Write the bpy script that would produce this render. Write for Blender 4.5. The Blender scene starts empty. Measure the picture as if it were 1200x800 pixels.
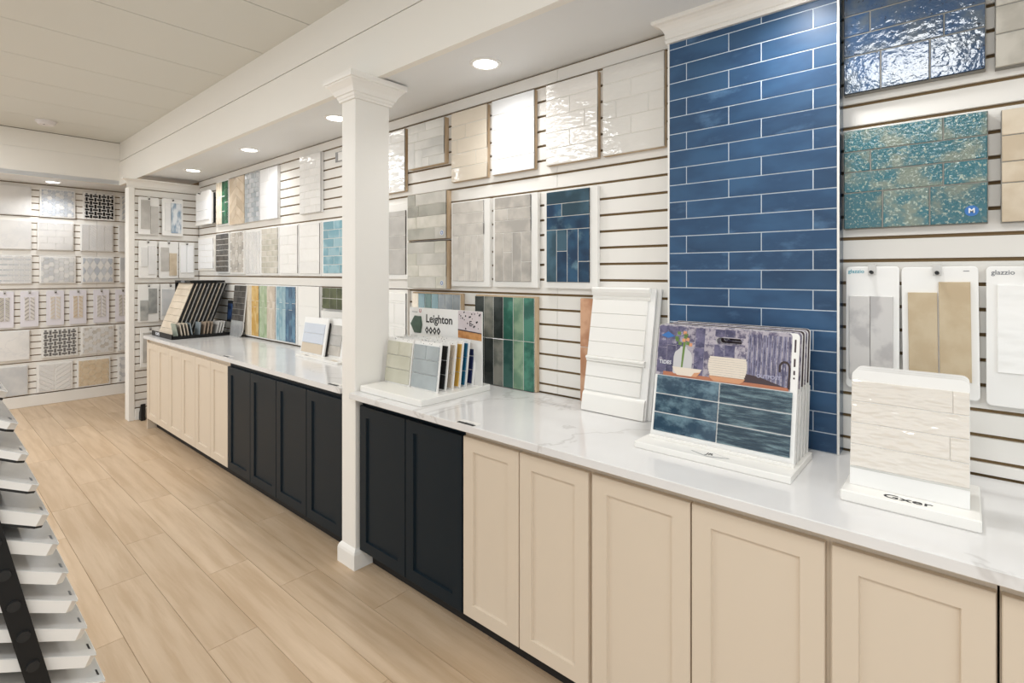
import bpy, bmesh, math, random
from mathutils import Vector, Matrix

SC = bpy.context.scene
COL = SC.collection
PI = math.pi
rnd = random.Random(7)
XF_ = -8.06

# ------------------------------------------------------------------ camera
cam_d = bpy.data.cameras.new('camera')
cam_d.sensor_width = 36.0
cam_d.lens = 611.07 / 1200 * 36
cam_d.shift_y = -(400 - 319.65) / 1200
cam_d.clip_start = 0.02
cam = bpy.data.objects.new('camera', cam_d)
cam.location = (0, -2.11, 1.525)
cam.rotation_euler = (PI / 2, 0, 0.7155)
COL.objects.link(cam)
SC.camera = cam

# ------------------------------------------------------------------ world, lights, exposure
world = bpy.data.worlds.new('world')
SC.world = world
world.use_nodes = True
bg = world.node_tree.nodes['Background']
bg.inputs[0].default_value = (0.88, 0.95, 1.0, 1)
bg.inputs[1].default_value = 0.85
SC.view_settings.view_transform = 'Standard'
SC.view_settings.look = 'None'
SC.view_settings.gamma = 1
SC.view_settings.exposure = -0.28
SC.view_settings.use_curve_mapping = False


def area_light(name, loc, rot, sx, sy, power, color, shape='RECTANGLE'):
    d = bpy.data.lights.new(name, 'AREA')
    d.shape = shape
    d.size = sx
    if shape == 'RECTANGLE':
        d.size_y = sy
    d.energy = power
    d.color = color
    o = bpy.data.objects.new(name, d)
    o.location = loc
    o.rotation_euler = rot
    COL.objects.link(o)
    return o


# one ceiling troffer set by the cobalt board's reflection, the rest added unseen
for lx, lp in ((-6.2, 66), (-3.4, 46), (-0.3, 38), (1.7, 34)):
    area_light('room_light', (lx, -2.85, 3.02), (0, 0, 0), 0.6, 1.2, lp, (0.96, 0.985, 1.0))
# unseen fill added well behind the camera, as if from a shop front
area_light('front_fill_light', (-1.0, -5.9, 1.6), (PI / 2, 0, 0), 6.0, 2.2, 32, (0.92, 0.96, 1.0))
area_light('right_fill_light', (2.6, -2.6, 1.6), (PI / 2, 0, PI / 2), 2.4, 2.0, 22, (0.86, 0.94, 1.0))  # cool unseen fill added to lighten the column's right face

# window in the far wall, left of the picture
area_light('far_window_light', (XF_ + 0.03, -4.3, 1.55), (PI / 2, 0, -PI / 2), 1.8, 2.0, 40, (0.93, 0.97, 1.0))

# ------------------------------------------------------------------ materials
def mat(name, c, rough=0.5, c2=None, nscale=8.0, detail=4.0, stretch=(1, 1, 1), lo=0.35, hi=0.65,
        c3=None, n3=30.0, lo3=0.55, hi3=0.7, bump=0.0, bscale=20.0, bdetail=2.0, bstretch=(1, 1, 1),
        rand=0.0, vein=None, vscale=3.0, vwidth=0.03, metal=0.0, spec=0.5, coat=0.0, emit=0.0, bdist=0.01,
        rvar=0.0, nrough=0.5):
    m = bpy.data.materials.new(name)
    m.use_nodes = True
    nt = m.node_tree
    N, L = nt.nodes, nt.links
    p = N['Principled BSDF']
    p.inputs['Roughness'].default_value = rough
    p.inputs['Metallic'].default_value = metal
    p.inputs['Specular IOR Level'].default_value = spec
    if coat:
        p.inputs['Coat Weight'].default_value = coat
        p.inputs['Coat Roughness'].default_value = 0.04
    c = (*c, 1)
    p.inputs['Base Color'].default_value = c
    need = c2 or c3 or bump or vein or rand or rvar
    if need:
        tc = N.new('ShaderNodeTexCoord')
        oi = N.new('ShaderNodeObjectInfo')
        mul = N.new('ShaderNodeMath'); mul.operation = 'MULTIPLY'; mul.inputs[1].default_value = 37.0
        L.new(oi.outputs['Random'], mul.inputs[0])
        add = N.new('ShaderNodeVectorMath'); add.operation = 'ADD'
        L.new(tc.outputs['Object'], add.inputs[0]); L.new(mul.outputs[0], add.inputs[1])
        base_vec = add.outputs[0]

        def noise(scale, det, st, rough_=0.5, dist=0.0):
            mp = N.new('ShaderNodeMapping'); mp.inputs['Scale'].default_value = st
            L.new(base_vec, mp.inputs['Vector'])
            n = N.new('ShaderNodeTexNoise')
            n.inputs['Scale'].default_value = scale; n.inputs['Detail'].default_value = det
            n.inputs['Roughness'].default_value = rough_; n.inputs['Distortion'].default_value = dist
            L.new(mp.outputs[0], n.inputs['Vector'])
            return n.outputs[0]

        def ramp(src, a, b):
            r = N.new('ShaderNodeMapRange'); r.interpolation_type = 'SMOOTHSTEP'
            r.inputs['From Min'].default_value = a; r.inputs['From Max'].default_value = b
            L.new(src, r.inputs['Value'])
            return r.outputs[0]

        def mixc(f, a, b):
            x = N.new('ShaderNodeMix'); x.data_type = 'RGBA'
            L.new(f, x.inputs[0])
            if isinstance(a, tuple): x.inputs[6].default_value = a
            else: L.new(a, x.inputs[6])
            if isinstance(b, tuple): x.inputs[7].default_value = b
            else: L.new(b, x.inputs[7])
            return x.outputs[2]
        cur = c
        if c2:
            cur = mixc(ramp(noise(nscale, detail, stretch, nrough), lo, hi), cur, (*c2, 1))
        if c3:
            cur = mixc(ramp(noise(n3, 5, stretch, 0.6), lo3, hi3), cur, (*c3, 1))
        if vein:
            nv = noise(vscale, 6, (1, 1, 1), 0.55, 0.6)
            sb = N.new('ShaderNodeMath'); sb.operation = 'SUBTRACT'; sb.inputs[1].default_value = 0.5
            L.new(nv, sb.inputs[0])
            ab = N.new('ShaderNodeMath'); ab.operation = 'ABSOLUTE'; L.new(sb.outputs[0], ab.inputs[0])
            cur = mixc(ramp(ab.outputs[0], vwidth, 0.0), cur, (*vein, 1))
        if rand:
            mr = N.new('ShaderNodeMapRange')
            mr.inputs['To Min'].default_value = 1 - rand; mr.inputs['To Max'].default_value = 1 + rand
            L.new(oi.outputs['Random'], mr.inputs['Value'])
            hs = N.new('ShaderNodeHueSaturation'); L.new(mr.outputs[0], hs.inputs['Value'])
            if isinstance(cur, tuple): hs.inputs['Color'].default_value = cur
            else: L.new(cur, hs.inputs['Color'])
            cur = hs.outputs[0]
        if not isinstance(cur, tuple):
            L.new(cur, p.inputs['Base Color'])
        if rvar:
            rr = N.new('ShaderNodeMapRange')
            rr.inputs['From Min'].default_value = 0.35; rr.inputs['From Max'].default_value = 0.65
            rr.inputs['To Min'].default_value = rough; rr.inputs['To Max'].default_value = rough + rvar
            L.new(noise(bscale * 0.5, 3, bstretch), rr.inputs['Value'])
            L.new(rr.outputs[0], p.inputs['Roughness'])
        if bump:
            b = N.new('ShaderNodeBump'); b.inputs['Strength'].default_value = bump
            b.inputs['Distance'].default_value = bdist
            L.new(noise(bscale, bdetail, bstretch), b.inputs['Height'])
            L.new(b.outputs[0], p.inputs['Normal'])
    if emit:
        p.inputs['Emission Color'].default_value = c
        p.inputs['Emission Strength'].default_value = emit
    return m


def S(r, g, b):                       # sRGB 0-255 to linear
    f = lambda v: (v / 255 / 12.92) if v / 255 <= 0.04045 else ((v / 255 + 0.055) / 1.055) ** 2.4
    return (f(r), f(g), f(b))


M = {}
M['wall'] = mat('wall_paint', S(226, 220, 210), 0.6)
M['beam'] = mat('beam_paint', S(238, 234, 226), 0.6)
M['soffit'] = mat('soffit_paint', S(230, 231, 231), 0.6)
M['ceil'] = mat('ceiling_panel_paint', S(219, 219, 213), 0.7, bump=0.03, bscale=60)
M['slat'] = mat('slat_melamine', S(236, 232, 225), 0.4)
M['mdf'] = mat('mdf_core', S(128, 104, 70), 0.8)
M['trim'] = mat('white_trim', S(240, 236, 229), 0.4)
M['white'] = mat('white_card', S(240, 238, 234), 0.45)
M['whiteg'] = mat('white_lacquer', S(240, 237, 231), 0.25)
M['cream'] = mat('cream_cabinet', S(216, 201, 181), 0.42)
M['dark'] = mat('dark_cabinet', S(9, 25, 34), 0.42, spec=0.2)
M['toe'] = mat('toe_kick_black', S(28, 26, 24), 0.7)
M['quartz'] = mat('quartz_worktop', S(228, 226, 224), 0.12, vein=S(208, 205, 202), vscale=1.0, vwidth=0.010, c2=S(222, 220, 218), nscale=2.5)
M['oak'] = mat('oak_plank', S(202, 177, 148), 0.42, c2=S(190, 163, 132), nscale=3.2, detail=7, stretch=(0.55, 7, 1), lo=0.38, hi=0.66,
               c3=S(212, 188, 160), n3=2.2, lo3=0.45, hi3=0.75, rand=0.07, bump=0.05, bscale=12, bstretch=(1, 14, 1))
M['joint'] = mat('floor_joint', S(150, 122, 96), 0.8)
M['plywood'] = mat('plywood_edge', S(204, 180, 150), 0.7, c2=S(184, 158, 126), nscale=6, stretch=(1, 8, 1))
M['black'] = mat('black_metal', S(20, 20, 20), 0.5, spec=0.3)
M['blackm'] = mat('black_plastic', S(20, 20, 20), 0.6)
M['chrome'] = mat('hook_metal', S(206, 202, 196), 0.35, metal=0.4)
M['lamp'] = mat('lamp_lens', (1, 0.98, 0.95), 0.5, emit=9.0)
M['grout'] = mat('pale_grout', S(222, 218, 210), 0.8)
M['groutw'] = mat('white_grout', S(232, 229, 224), 0.8)
M['groutb'] = mat('light_blue_grout', S(206, 214, 222), 0.8)
M['groutg'] = mat('grey_grout', S(140, 138, 132), 0.8)
M['sticker'] = mat('white_sticker', S(232, 232, 232), 0.5)
M['ink'] = mat('black_ink', S(24, 24, 26), 0.6)
M['inkg'] = mat('grey_ink', S(120, 122, 126), 0.6)
M['inkw'] = mat('white_ink', S(235, 235, 238), 0.6)
M['inkp'] = mat('pale_violet_ink', S(176, 174, 196), 0.6)
M['teal_ink'] = mat('teal_ink', S(70, 160, 178), 0.6)
M['blue_ink'] = mat('blue_ink', S(52, 110, 176), 0.5)
M['red_ink'] = mat('red_ink', S(176, 62, 56), 0.6)

# glazes
M['blue'] = mat('blue_glazed_tile', S(50, 84, 118), 0.34, spec=0.4, c2=S(38, 68, 100), nscale=5, detail=3, stretch=(1, 1, 2), rand=0.16,
                c3=S(78, 112, 146), n3=5, lo3=0.58, hi3=0.8, rvar=0.12, bscale=12)
M['gwhite'] = mat('white_wavy_glaze', S(240, 238, 234), 0.08, bump=0.35, bscale=16, bdetail=1.5, bstretch=(0.75, 1, 1.5), rand=0.03)
M['gwhite2'] = mat('bright_white_glaze', S(246, 246, 246), 0.12, bump=0.18, bscale=12, bdetail=1.5, bstretch=(0.75, 1, 1.5))
M['gcream'] = mat('cream_wavy_glaze', S(230, 218, 200), 0.1, bump=0.35, bscale=18, bdetail=1.5, bstretch=(0.75, 1, 1.5), rand=0.03)
M['gpearl'] = mat('pearl_wavy_glaze', S(232, 227, 220), 0.08, bump=0.4, bscale=18, bdetail=2, bstretch=(0.75, 1, 1.5), rand=0.02)
M['ggrey'] = mat('pale_grey_wavy_glaze', S(222, 218, 211), 0.07, bump=0.45, bscale=16, bdetail=2, bstretch=(0.75, 1, 1.5), rand=0.03)
M['gcard'] = mat('ivory_rippled_glaze', S(226, 218, 207), 0.06, bump=0.5, bscale=42, bdetail=1.5, bstretch=(0.55, 1, 1.6), rand=0.01, spec=0.8)
M['marble'] = mat('white_marble', S(236, 234, 231), 0.25, c2=S(222, 221, 219), nscale=4, vein=S(226, 225, 224), vscale=4, vwidth=0.02, rand=0.03)
M['marbleg'] = mat('grey_marble', S(220, 220, 219), 0.25, c2=S(200, 202, 204), nscale=5, rand=0.05)
M['marblem'] = mat('mixed_marble', S(222, 219, 212), 0.3, c2=S(204, 202, 196), nscale=5, rand=0.06)
M['sage'] = mat('sage_stone_glaze', S(198, 193, 183), 0.28, c2=S(178, 174, 163), nscale=7, detail=6, rand=0.1)
M['saged'] = mat('olive_stone_glaze', S(172, 168, 156), 0.28, c2=S(148, 145, 132), nscale=7, detail=6, rand=0.1)
M['sagel'] = mat('light_stone_glaze', S(214, 208, 196), 0.28, c2=S(188, 184, 168), nscale=7, detail=6, rand=0.05)
M['zel'] = mat('pale_zellige', S(218, 212, 203), 0.15, c2=S(198, 192, 184), nscale=9, detail=5, bump=0.15, bscale=16, rand=0.05)
M['zelg'] = mat('greige_zellige', S(204, 197, 187), 0.14, c2=S(176, 170, 162), nscale=9, detail=5, bump=0.2, bscale=14, rand=0.07)
M['zelb'] = mat('ocean_blue_zellige', S(44, 80, 108), 0.1, c2=S(28, 52, 78), nscale=9, detail=5, c3=S(92, 122, 136), n3=12, lo3=0.55, hi3=0.75, bump=0.25, bscale=14, rand=0.2)
M['zelt'] = mat('slate_teal_zellige', S(70, 100, 116), 0.1, c2=S(48, 72, 84), nscale=9, detail=5, bump=0.25, bscale=14, rand=0.15)
for nm, a, b in (('st_teal', (78, 136, 116), (48, 98, 84)), ('st_sage', (146, 170, 142), (108, 142, 118)), ('st_grey', (150, 148, 138), (112, 114, 106)),
                 ('st_char', (62, 68, 66), (44, 50, 48)), ('st_blue', (110, 142, 148), (84, 118, 126)), ('st_lav', (160, 166, 168), (136, 144, 148)),
                 ('st_green', (66, 104, 96), (48, 84, 78)), ('st_copper', (214, 168, 134), (190, 138, 104)),
                 ('st_gold', (226, 194, 134), (208, 166, 96)), ('st_cream', (232, 220, 200), (220, 206, 184)), ('st_lgreen', (186, 198, 168), (160, 178, 142)),
                 ('st_beige', (212, 200, 184), (196, 182, 164)), ('st_lblue', (158, 186, 194), (128, 164, 178)), ('st_mblue', (92, 130, 154), (60, 94, 122)),
                 ('st_emer', (42, 110, 78), (28, 88, 60)), ('st_olive', (84, 92, 62), (64, 72, 46)), ('st_dgrey', (96, 92, 88), (74, 72, 70)),
                 ('st_aqua', (150, 186, 196), (116, 162, 176)), ('st_silver', (190, 196, 200), (168, 176, 182))):
    M[nm] = mat(nm[3:] + '_glazed_tile', S(*a), 0.16, c2=S(*b), nscale=9, detail=5, lo=0.42, hi=0.6, rand=0.08, bump=0.12, bscale=14)
M['rustb'] = mat('rustic_blue_glaze', S(54, 82, 116), 0.06, c2=S(88, 100, 112), nscale=9, detail=7, lo=0.42, hi=0.64, nrough=0.62, c3=S(44, 50, 60), n3=60, lo3=0.62, hi3=0.68,
                 bump=0.32, bscale=46, bdetail=3, bdist=0.004, rand=0.1, spec=0.8)
M['rustt'] = mat('rustic_teal_glaze', S(36, 98, 108), 0.08, c2=S(116, 126, 112), nscale=11, detail=8, lo=0.46, hi=0.62, nrough=0.62, c3=S(158, 170, 156), n3=130, lo3=0.54, hi3=0.64,  # pale c3 flecks paint in white glints along with the glaze's own speckle
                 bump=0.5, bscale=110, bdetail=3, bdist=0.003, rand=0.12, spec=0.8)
M['stoneg'] = mat('aged_grey_stone', S(198, 192, 180), 0.4, c2=S(176, 170, 158), nscale=14, detail=6, c3=S(120, 112, 102), n3=30, lo3=0.66, hi3=0.72, rand=0.04)
M['stoneb'] = mat('aged_beige_stone', S(214, 200, 178), 0.4, c2=S(196, 178, 152), nscale=10, detail=6, rand=0.04)
M['rockgr'] = mat('stone_grey_tile', S(206, 202, 198), 0.4, c2=S(182, 178, 176), nscale=9, detail=7, lo=0.47, hi=0.58)
M['tan'] = mat('tan_tile', S(200, 182, 152), 0.5, c2=S(190, 169, 137), nscale=14, detail=7)
M['greytile'] = mat('warm_grey_tile', S(196, 192, 186), 0.5, c2=S(182, 178, 172), nscale=9, rand=0.04)
M['concrete'] = mat('concrete_tile', S(176, 176, 172), 0.5, c2=S(140, 142, 140), nscale=9, detail=6, rand=0.06)
M['watercolor'] = mat('watercolour_blue_tile', S(224, 228, 230), 0.3, c2=S(136, 158, 178), nscale=12, detail=5, stretch=(2.2, 1, 0.6), lo=0.42, hi=0.6)
M['chev'] = mat('beige_chevron_tile', S(226, 210, 188), 0.3, c2=S(208, 188, 162), nscale=8, rand=0.08)
M['black_tile'] = mat('black_mosaic', S(26, 26, 28), 0.25)
M['dgrey_tile'] = mat('dark_grey_mosaic', S(112, 110, 108), 0.3)
M['hexg'] = mat('grey_hex_mosaic', S(212, 214, 217), 0.3, c2=S(200, 203, 207), nscale=20)
M['hexb'] = mat('blue_grey_mosaic', S(192, 197, 204), 0.3)
M['hexw'] = mat('white_mosaic', S(230, 229, 226), 0.3)
M['beigehex'] = mat('beige_mosaic', S(224, 206, 178), 0.35, c2=S(214, 192, 160), nscale=20)
M['lav'] = mat('lavender_white_card', S(230, 227, 233), 0.5)
M['tides'] = mat('deep_sea_tile', S(42, 66, 84), 0.14, c2=S(104, 130, 142), nscale=18, detail=8, stretch=(0.8, 1, 1.3), lo=0.42, hi=0.66, nrough=0.68, rand=0.08, bump=0.1, bscale=20)
M['tidesr'] = mat('deep_sea_ribbed_tile', S(38, 60, 74), 0.16, c2=S(118, 142, 148), nscale=13, detail=8, stretch=(0.7, 1, 6), lo=0.44, hi=0.68, nrough=0.68, rand=0.08)
M['purp'] = mat('printed_violet_tiles', S(104, 99, 126), 0.3, c2=S(66, 64, 92), nscale=26, detail=8, nrough=0.7, lo=0.4, hi=0.62, c3=S(160, 154, 168), n3=34, lo3=0.56, hi3=0.68, rand=0.14)
M['purpl'] = mat('printed_pale_violet_tiles', S(172, 164, 172), 0.3, c2=S(92, 86, 110), nscale=40, detail=8, nrough=0.7, lo=0.44, hi=0.58, rand=0.1)
M['purpr'] = mat('printed_ribbed_violet', S(140, 138, 162), 0.3, c2=S(70, 68, 98), nscale=14, detail=7, nrough=0.6, stretch=(12, 1, 0.8), lo=0.44, hi=0.56)
M['print_wood'] = mat('printed_wood_shelf', S(176, 112, 82), 0.5)
M['print_shadow'] = mat('printed_dark_shelf', S(66, 50, 54), 0.5)
M['print_cream'] = mat('printed_cream_ceramic', S(224, 212, 196), 0.5)
M['print_tan'] = mat('printed_terracotta', S(206, 150, 112), 0.5)
M['print_glass'] = mat('printed_glass_vase', S(198, 196, 196), 0.5)
M['print_leaf'] = mat('printed_leaf', S(104, 132, 66), 0.5)
M['print_flower'] = mat('printed_flower', S(216, 152, 112), 0.5)
M['print_bronze'] = mat('printed_bronze_tap', S(58, 42, 40), 0.5)
M['lei1'] = mat('pale_sage_tile', S(207, 204, 187), 0.25, c2=S(196, 193, 174), nscale=8, rand=0.04)
M['lei2'] = mat('blue_grey_tile', S(169, 176, 177), 0.25, c2=S(157, 164, 165), nscale=8, rand=0.04)
for nm, cc in (('lei_black', (30, 28, 28)), ('lei_taupe', (186, 172, 154)), ('lei_gold', (200, 158, 74)), ('lei_teal', (26, 92, 122)), ('lei_navy', (26, 36, 74))):
    M[nm] = mat(nm[4:] + '_sample_tile', S(*cc), 0.25, rand=0.05)
M['hexgreen'] = mat('dark_green_hex_tile', S(52, 84, 62), 0.3, c2=S(40, 70, 50), nscale=30)
M['photo_pink'] = mat('printed_terrazzo_photo', S(214, 204, 204), 0.4, c2=S(206, 194, 196), nscale=20)
M['photo_wood'] = mat('printed_orange_wood', S(206, 150, 92), 0.4, c2=S(180, 120, 66), nscale=30)
M['eclip'] = mat('bone_tile', S(226, 212, 192), 0.35, c2=S(214, 198, 176), nscale=6, rand=0.03)
M['chipg'] = mat('green_grey_chip', S(158, 166, 152), 0.3)
M['chipb'] = mat('blue_grey_chip', S(150, 160, 164), 0.3)
M['chipt'] = mat('tan_chip', S(176, 156, 136), 0.35)
M['sheet'] = mat('grey_gloss_sheet', S(176, 176, 174), 0.15, c2=S(150, 150, 150), nscale=8)
M['pearlb'] = mat('pearl_blue_tile', S(206, 212, 222), 0.12, bump=0.25, bscale=18)
M['sandt'] = mat('sand_tile', S(206, 190, 168), 0.3)
M['rackboard'] = mat('white_sample_edge', S(232, 228, 222), 0.35)
M['rackface'] = mat('polished_marble_face', S(218, 216, 213), 0.08, c2=S(198, 196, 193), nscale=4, detail=6, rand=0.06)
M['smoke'] = mat('detector_plastic', S(226, 222, 222), 0.4)
M['photo_blue'] = mat('dark_blue_print', S(52, 78, 120), 0.3, c2=S(28, 38, 62), nscale=20)

# ------------------------------------------------------------------ geometry helpers
CACHE = {}


def mesh_from(bm, name, mats):
    me = bpy.data.meshes.new(name)
    bmesh.ops.recalc_face_normals(bm, faces=bm.faces)
    bm.to_mesh(me)
    bm.free()
    for m in (mats if isinstance(mats, (list, tuple)) else [mats]):
        me.materials.append(M[m])
    return me


def link(name, me, parent=None, loc=(0, 0, 0), rot=(0, 0, 0)):
    o = bpy.data.objects.new(name, me)
    o.location = loc
    o.rotation_euler = rot
    if parent is not None:
        o.parent = parent
    COL.objects.link(o)
    return o


def thing(name, label, cat, loc, rot=(0, 0, 0), group=None):
    o = bpy.data.objects.new(name, None)
    o.empty_display_size = 0.05
    o.location = loc
    o.rotation_euler = rot
    o['label'] = label
    o['category'] = cat
    if group:
        o['group'] = group
    COL.objects.link(o)
    return o


def tag(o, label, cat, group=None):
    o['label'] = label
    o['category'] = cat
    if group:
        o['group'] = group
    return o


def add_box(bm, x0, x1, y0, y1, z0, z1, mi=0, bev=0.0):
    r = bmesh.ops.create_cube(bm, size=1.0)
    vs = r['verts']
    bmesh.ops.scale(bm, vec=(x1 - x0, y1 - y0, z1 - z0), verts=vs)
    bmesh.ops.translate(bm, vec=((x0 + x1) / 2, (y0 + y1) / 2, (z0 + z1) / 2), verts=vs)
    fs = set(f for v in vs for f in v.link_faces)
    for f in fs:
        f.material_index = mi
    if bev:
        es = list(set(e for v in vs for e in v.link_edges))
        r2 = bmesh.ops.bevel(bm, geom=es, offset=bev, segments=1, affect='EDGES', profile=0.5)
        for f in r2['faces']:
            f.material_index = mi


def box(name, x0, x1, y0, y1, z0, z1, m, parent=None, bev=0.0, rot=(0, 0, 0)):
    """a box in the parent's frame; its own origin sits in its middle; equal boxes share a mesh"""
    sx, sy, sz = x1 - x0, y1 - y0, z1 - z0
    key = ('box', round(sx, 4), round(sy, 4), round(sz, 4), m, bev)
    if key not in CACHE:
        bm = bmesh.new()
        add_box(bm, -sx / 2, sx / 2, -sy / 2, sy / 2, -sz / 2, sz / 2, 0, bev)
        CACHE[key] = mesh_from(bm, name, m)
    return link(name, CACHE[key], parent, ((x0 + x1) / 2, (y0 + y1) / 2, (z0 + z1) / 2), rot)


def wbox(name, x0, x1, y0, y1, z0, z1, m, kind='structure', bev=0.0):
    o = box(name, x0, x1, y0, y1, z0, z1, m, None, bev)
    if kind:
        o['kind'] = kind
    return o


def add_prism(bm, pts, th, bev=0.0, mi=0, y0=0.0):
    """polygon in x,z (any order), front at y0-th, chamfered front edge"""
    n = len(pts)
    cx = sum(p[0] for p in pts) / n
    cz = sum(p[1] for p in pts) / n
    r = min(math.hypot((pts[i][0] + pts[(i + 1) % n][0]) / 2 - cx, (pts[i][1] + pts[(i + 1) % n][1]) / 2 - cz) for i in range(n))
    k = max(0.0, 1 - bev / r) if bev and r > 0 else 1
    back = [bm.verts.new((x, y0, z)) for x, z in pts]
    rings = [back]
    if bev:
        rings.append([bm.verts.new((x, y0 - th + bev, z)) for x, z in pts])
    rings.append([bm.verts.new((cx + (x - cx) * k, y0 - th, cz + (z - cz) * k)) for x, z in pts])
    fs = [bm.faces.new(back)]
    for a, b in zip(rings, rings[1:]):
        for i in range(n):
            j = (i + 1) % n
            fs.append(bm.faces.new((a[i], a[j], b[j], b[i])))
    fs.append(bm.faces.new(rings[-1]))
    for f in fs:
        f.material_index = mi


def rect_tile(name, x0, z0, x1, z1, m, parent, y0=0.0, th=0.008, bev=0.0015):
    w, h = x1 - x0, z1 - z0
    key = ('tile', round(w, 4), round(h, 4), th, bev, m)
    if key not in CACHE:
        bm = bmesh.new()
        b = bev
        xs, zs = w / 2, h / 2
        back = [bm.verts.new((x, 0, z)) for x, z in ((-xs, -zs), (xs, -zs), (xs, zs), (-xs, zs))]
        mid = [bm.verts.new((x, -th + b, z)) for x, z in ((-xs, -zs), (xs, -zs), (xs, zs), (-xs, zs))]
        fr = [bm.verts.new((x, -th, z)) for x, z in ((-xs + b, -zs + b), (xs - b, -zs + b), (xs - b, zs - b), (-xs + b, zs - b))]
        bm.faces.new(back)
        for A, B in ((back, mid), (mid, fr)):
            for i in range(4):
                j = (i + 1) % 4
                bm.faces.new((A[i], A[j], B[j], B[i]))
        bm.faces.new(fr)
        CACHE[key] = mesh_from(bm, name, m)
    return link(name, CACHE[key], parent, ((x0 + x1) / 2, y0, (z0 + z1) / 2))


def poly_part(name, pts, m, parent, y0=0.0, th=0.006, bev=0.001, kind=None):
    bm = bmesh.new()
    add_prism(bm, pts, th, bev, 0, y0)
    o = link(name, mesh_from(bm, name, m), parent)
    if kind:
        o['kind'] = kind
    return o


def clip(poly, x0, z0, x1, z1):
    def cut(P, inside, inter):
        out = []
        for i in range(len(P)):
            a, b = P[i - 1], P[i]
            ia, ib = inside(a), inside(b)
            if ib:
                if not ia: out.append(inter(a, b))
                out.append(b)
            elif ia:
                out.append(inter(a, b))
        return out
    lerp = lambda a, b, t: (a[0] + (b[0] - a[0]) * t, a[1] + (b[1] - a[1]) * t)
    for ax, v, sgn in ((0, x0, 1), (0, x1, -1), (1, z0, 1), (1, z1, -1)):
        if len(poly) < 3: return []
        poly = cut(poly, lambda p: (p[ax] - v) * sgn >= -1e-9, lambda a, b: lerp(a, b, (v - a[ax]) / (b[ax] - a[ax])))
    # drop doubled points and slivers
    out = []
    for p in poly:
        if not out or math.hypot(p[0] - out[-1][0], p[1] - out[-1][1]) > 1e-4:
            out.append(p)
    if len(out) > 1 and math.hypot(out[0][0] - out[-1][0], out[0][1] - out[-1][1]) < 1e-4: out.pop()
    if len(out) < 3: return []
    ar = abs(sum(out[i - 1][0] * out[i][1] - out[i][0] * out[i - 1][1] for i in range(len(out)))) / 2
    return out if ar > 2e-5 else []


def mosaic(name, polys, rect, mats, parent, y0, th=0.005, gap=0.0015):
    """many small pieces, real geometry, joined into one part; polys = [(points, material index)]"""
    bm = bmesh.new()
    for P, mi in polys:
        P = clip(P, *rect)
        if not P: continue
        n = len(P)
        cx = sum(p[0] for p in P) / n; cz = sum(p[1] for p in P) / n
        rr = min(abs((P[i][0] - P[i - 1][0]) * (cz - P[i - 1][1]) - (P[i][1] - P[i - 1][1]) * (cx - P[i - 1][0])) / max(math.hypot(P[i][0] - P[i - 1][0], P[i][1] - P[i - 1][1]), 1e-6) for i in range(n))
        k = max(0.5, 1 - gap / max(rr, 1e-4))
        add_prism(bm, [(cx + (x - cx) * k, cz + (z - cz) * k) for x, z in P], th, 0.0, mi, y0)
    o = link(name, mesh_from(bm, name, mats), parent)
    o['kind'] = 'stuff'
    return o


def p_hex(w, h, r, pick, flat=True):
    out = []
    dx, dz = 1.5 * r, math.sqrt(3) * r
    for i in range(-1, int(w / dx) + 2):
        for j in range(-1, int(h / dz) + 2):
            cx, cz = i * dx, j * dz + (dz / 2 if i % 2 else 0)
            out.append(([(cx + r * math.cos(a * PI / 3), cz + r * math.sin(a * PI / 3)) for a in range(6)], pick(i, j)))
    return out


def p_diamond(w, h, a, b, pick):
    out = []
    for i in range(-1, int(w / a) + 2):
        for j in range(-1, int(h / (b / 2)) + 2):
            cx, cz = i * a + (a / 2 if j % 2 else 0), j * b / 2
            out.append(([(cx - a / 2, cz), (cx, cz - b / 2), (cx + a / 2, cz), (cx, cz + b / 2)], pick(i, j)))
    return out


def p_chevron(w, h, cw, t, rise, pick):
    out = []
    for i in range(0, int(w / cw + 0.99)):
        for j in range(-int(rise / t) - 2, int(h / t) + 2):
            a, b = (0, rise) if i % 2 == 0 else (rise, 0)
            z = j * t
            out.append(([(i * cw, z + a), ((i + 1) * cw, z + b), ((i + 1) * cw, z + b + t), (i * cw, z + a + t)], pick(i, j)))
    return out


def p_brick(w, h, bw, bh, pick, off=0.5):
    out = []
    for j in range(0, int(h / bh + 0.99)):
        for i in range(-1, int(w / bw) + 2):
            x = i * bw + (off * bw if j % 2 else 0)
            out.append(([(x, j * bh), (x + bw, j * bh), (x + bw, (j + 1) * bh), (x, (j + 1) * bh)], pick(i, j)))
    return out


def p_basket(w, h, c, pick=lambda i, j: 0):
    """basket weave: bars laid in turn upright and flat with a small dot in each hole"""
    out = []
    for i in range(-1, int(w / c) + 2):
        for j in range(-1, int(h / c) + 2):
            x, z = i * c, j * c
            if (i + j) % 2:
                out.append(([(x + .22 * c, z - .18 * c), (x + .78 * c, z - .18 * c), (x + .78 * c, z + 1.18 * c), (x + .22 * c, z + 1.18 * c)], 0))
            else:
                out.append(([(x - .18 * c, z + .22 * c), (x + 1.18 * c, z + .22 * c), (x + 1.18 * c, z + .78 * c), (x - .18 * c, z + .78 * c)], 0))
    return out


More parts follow.
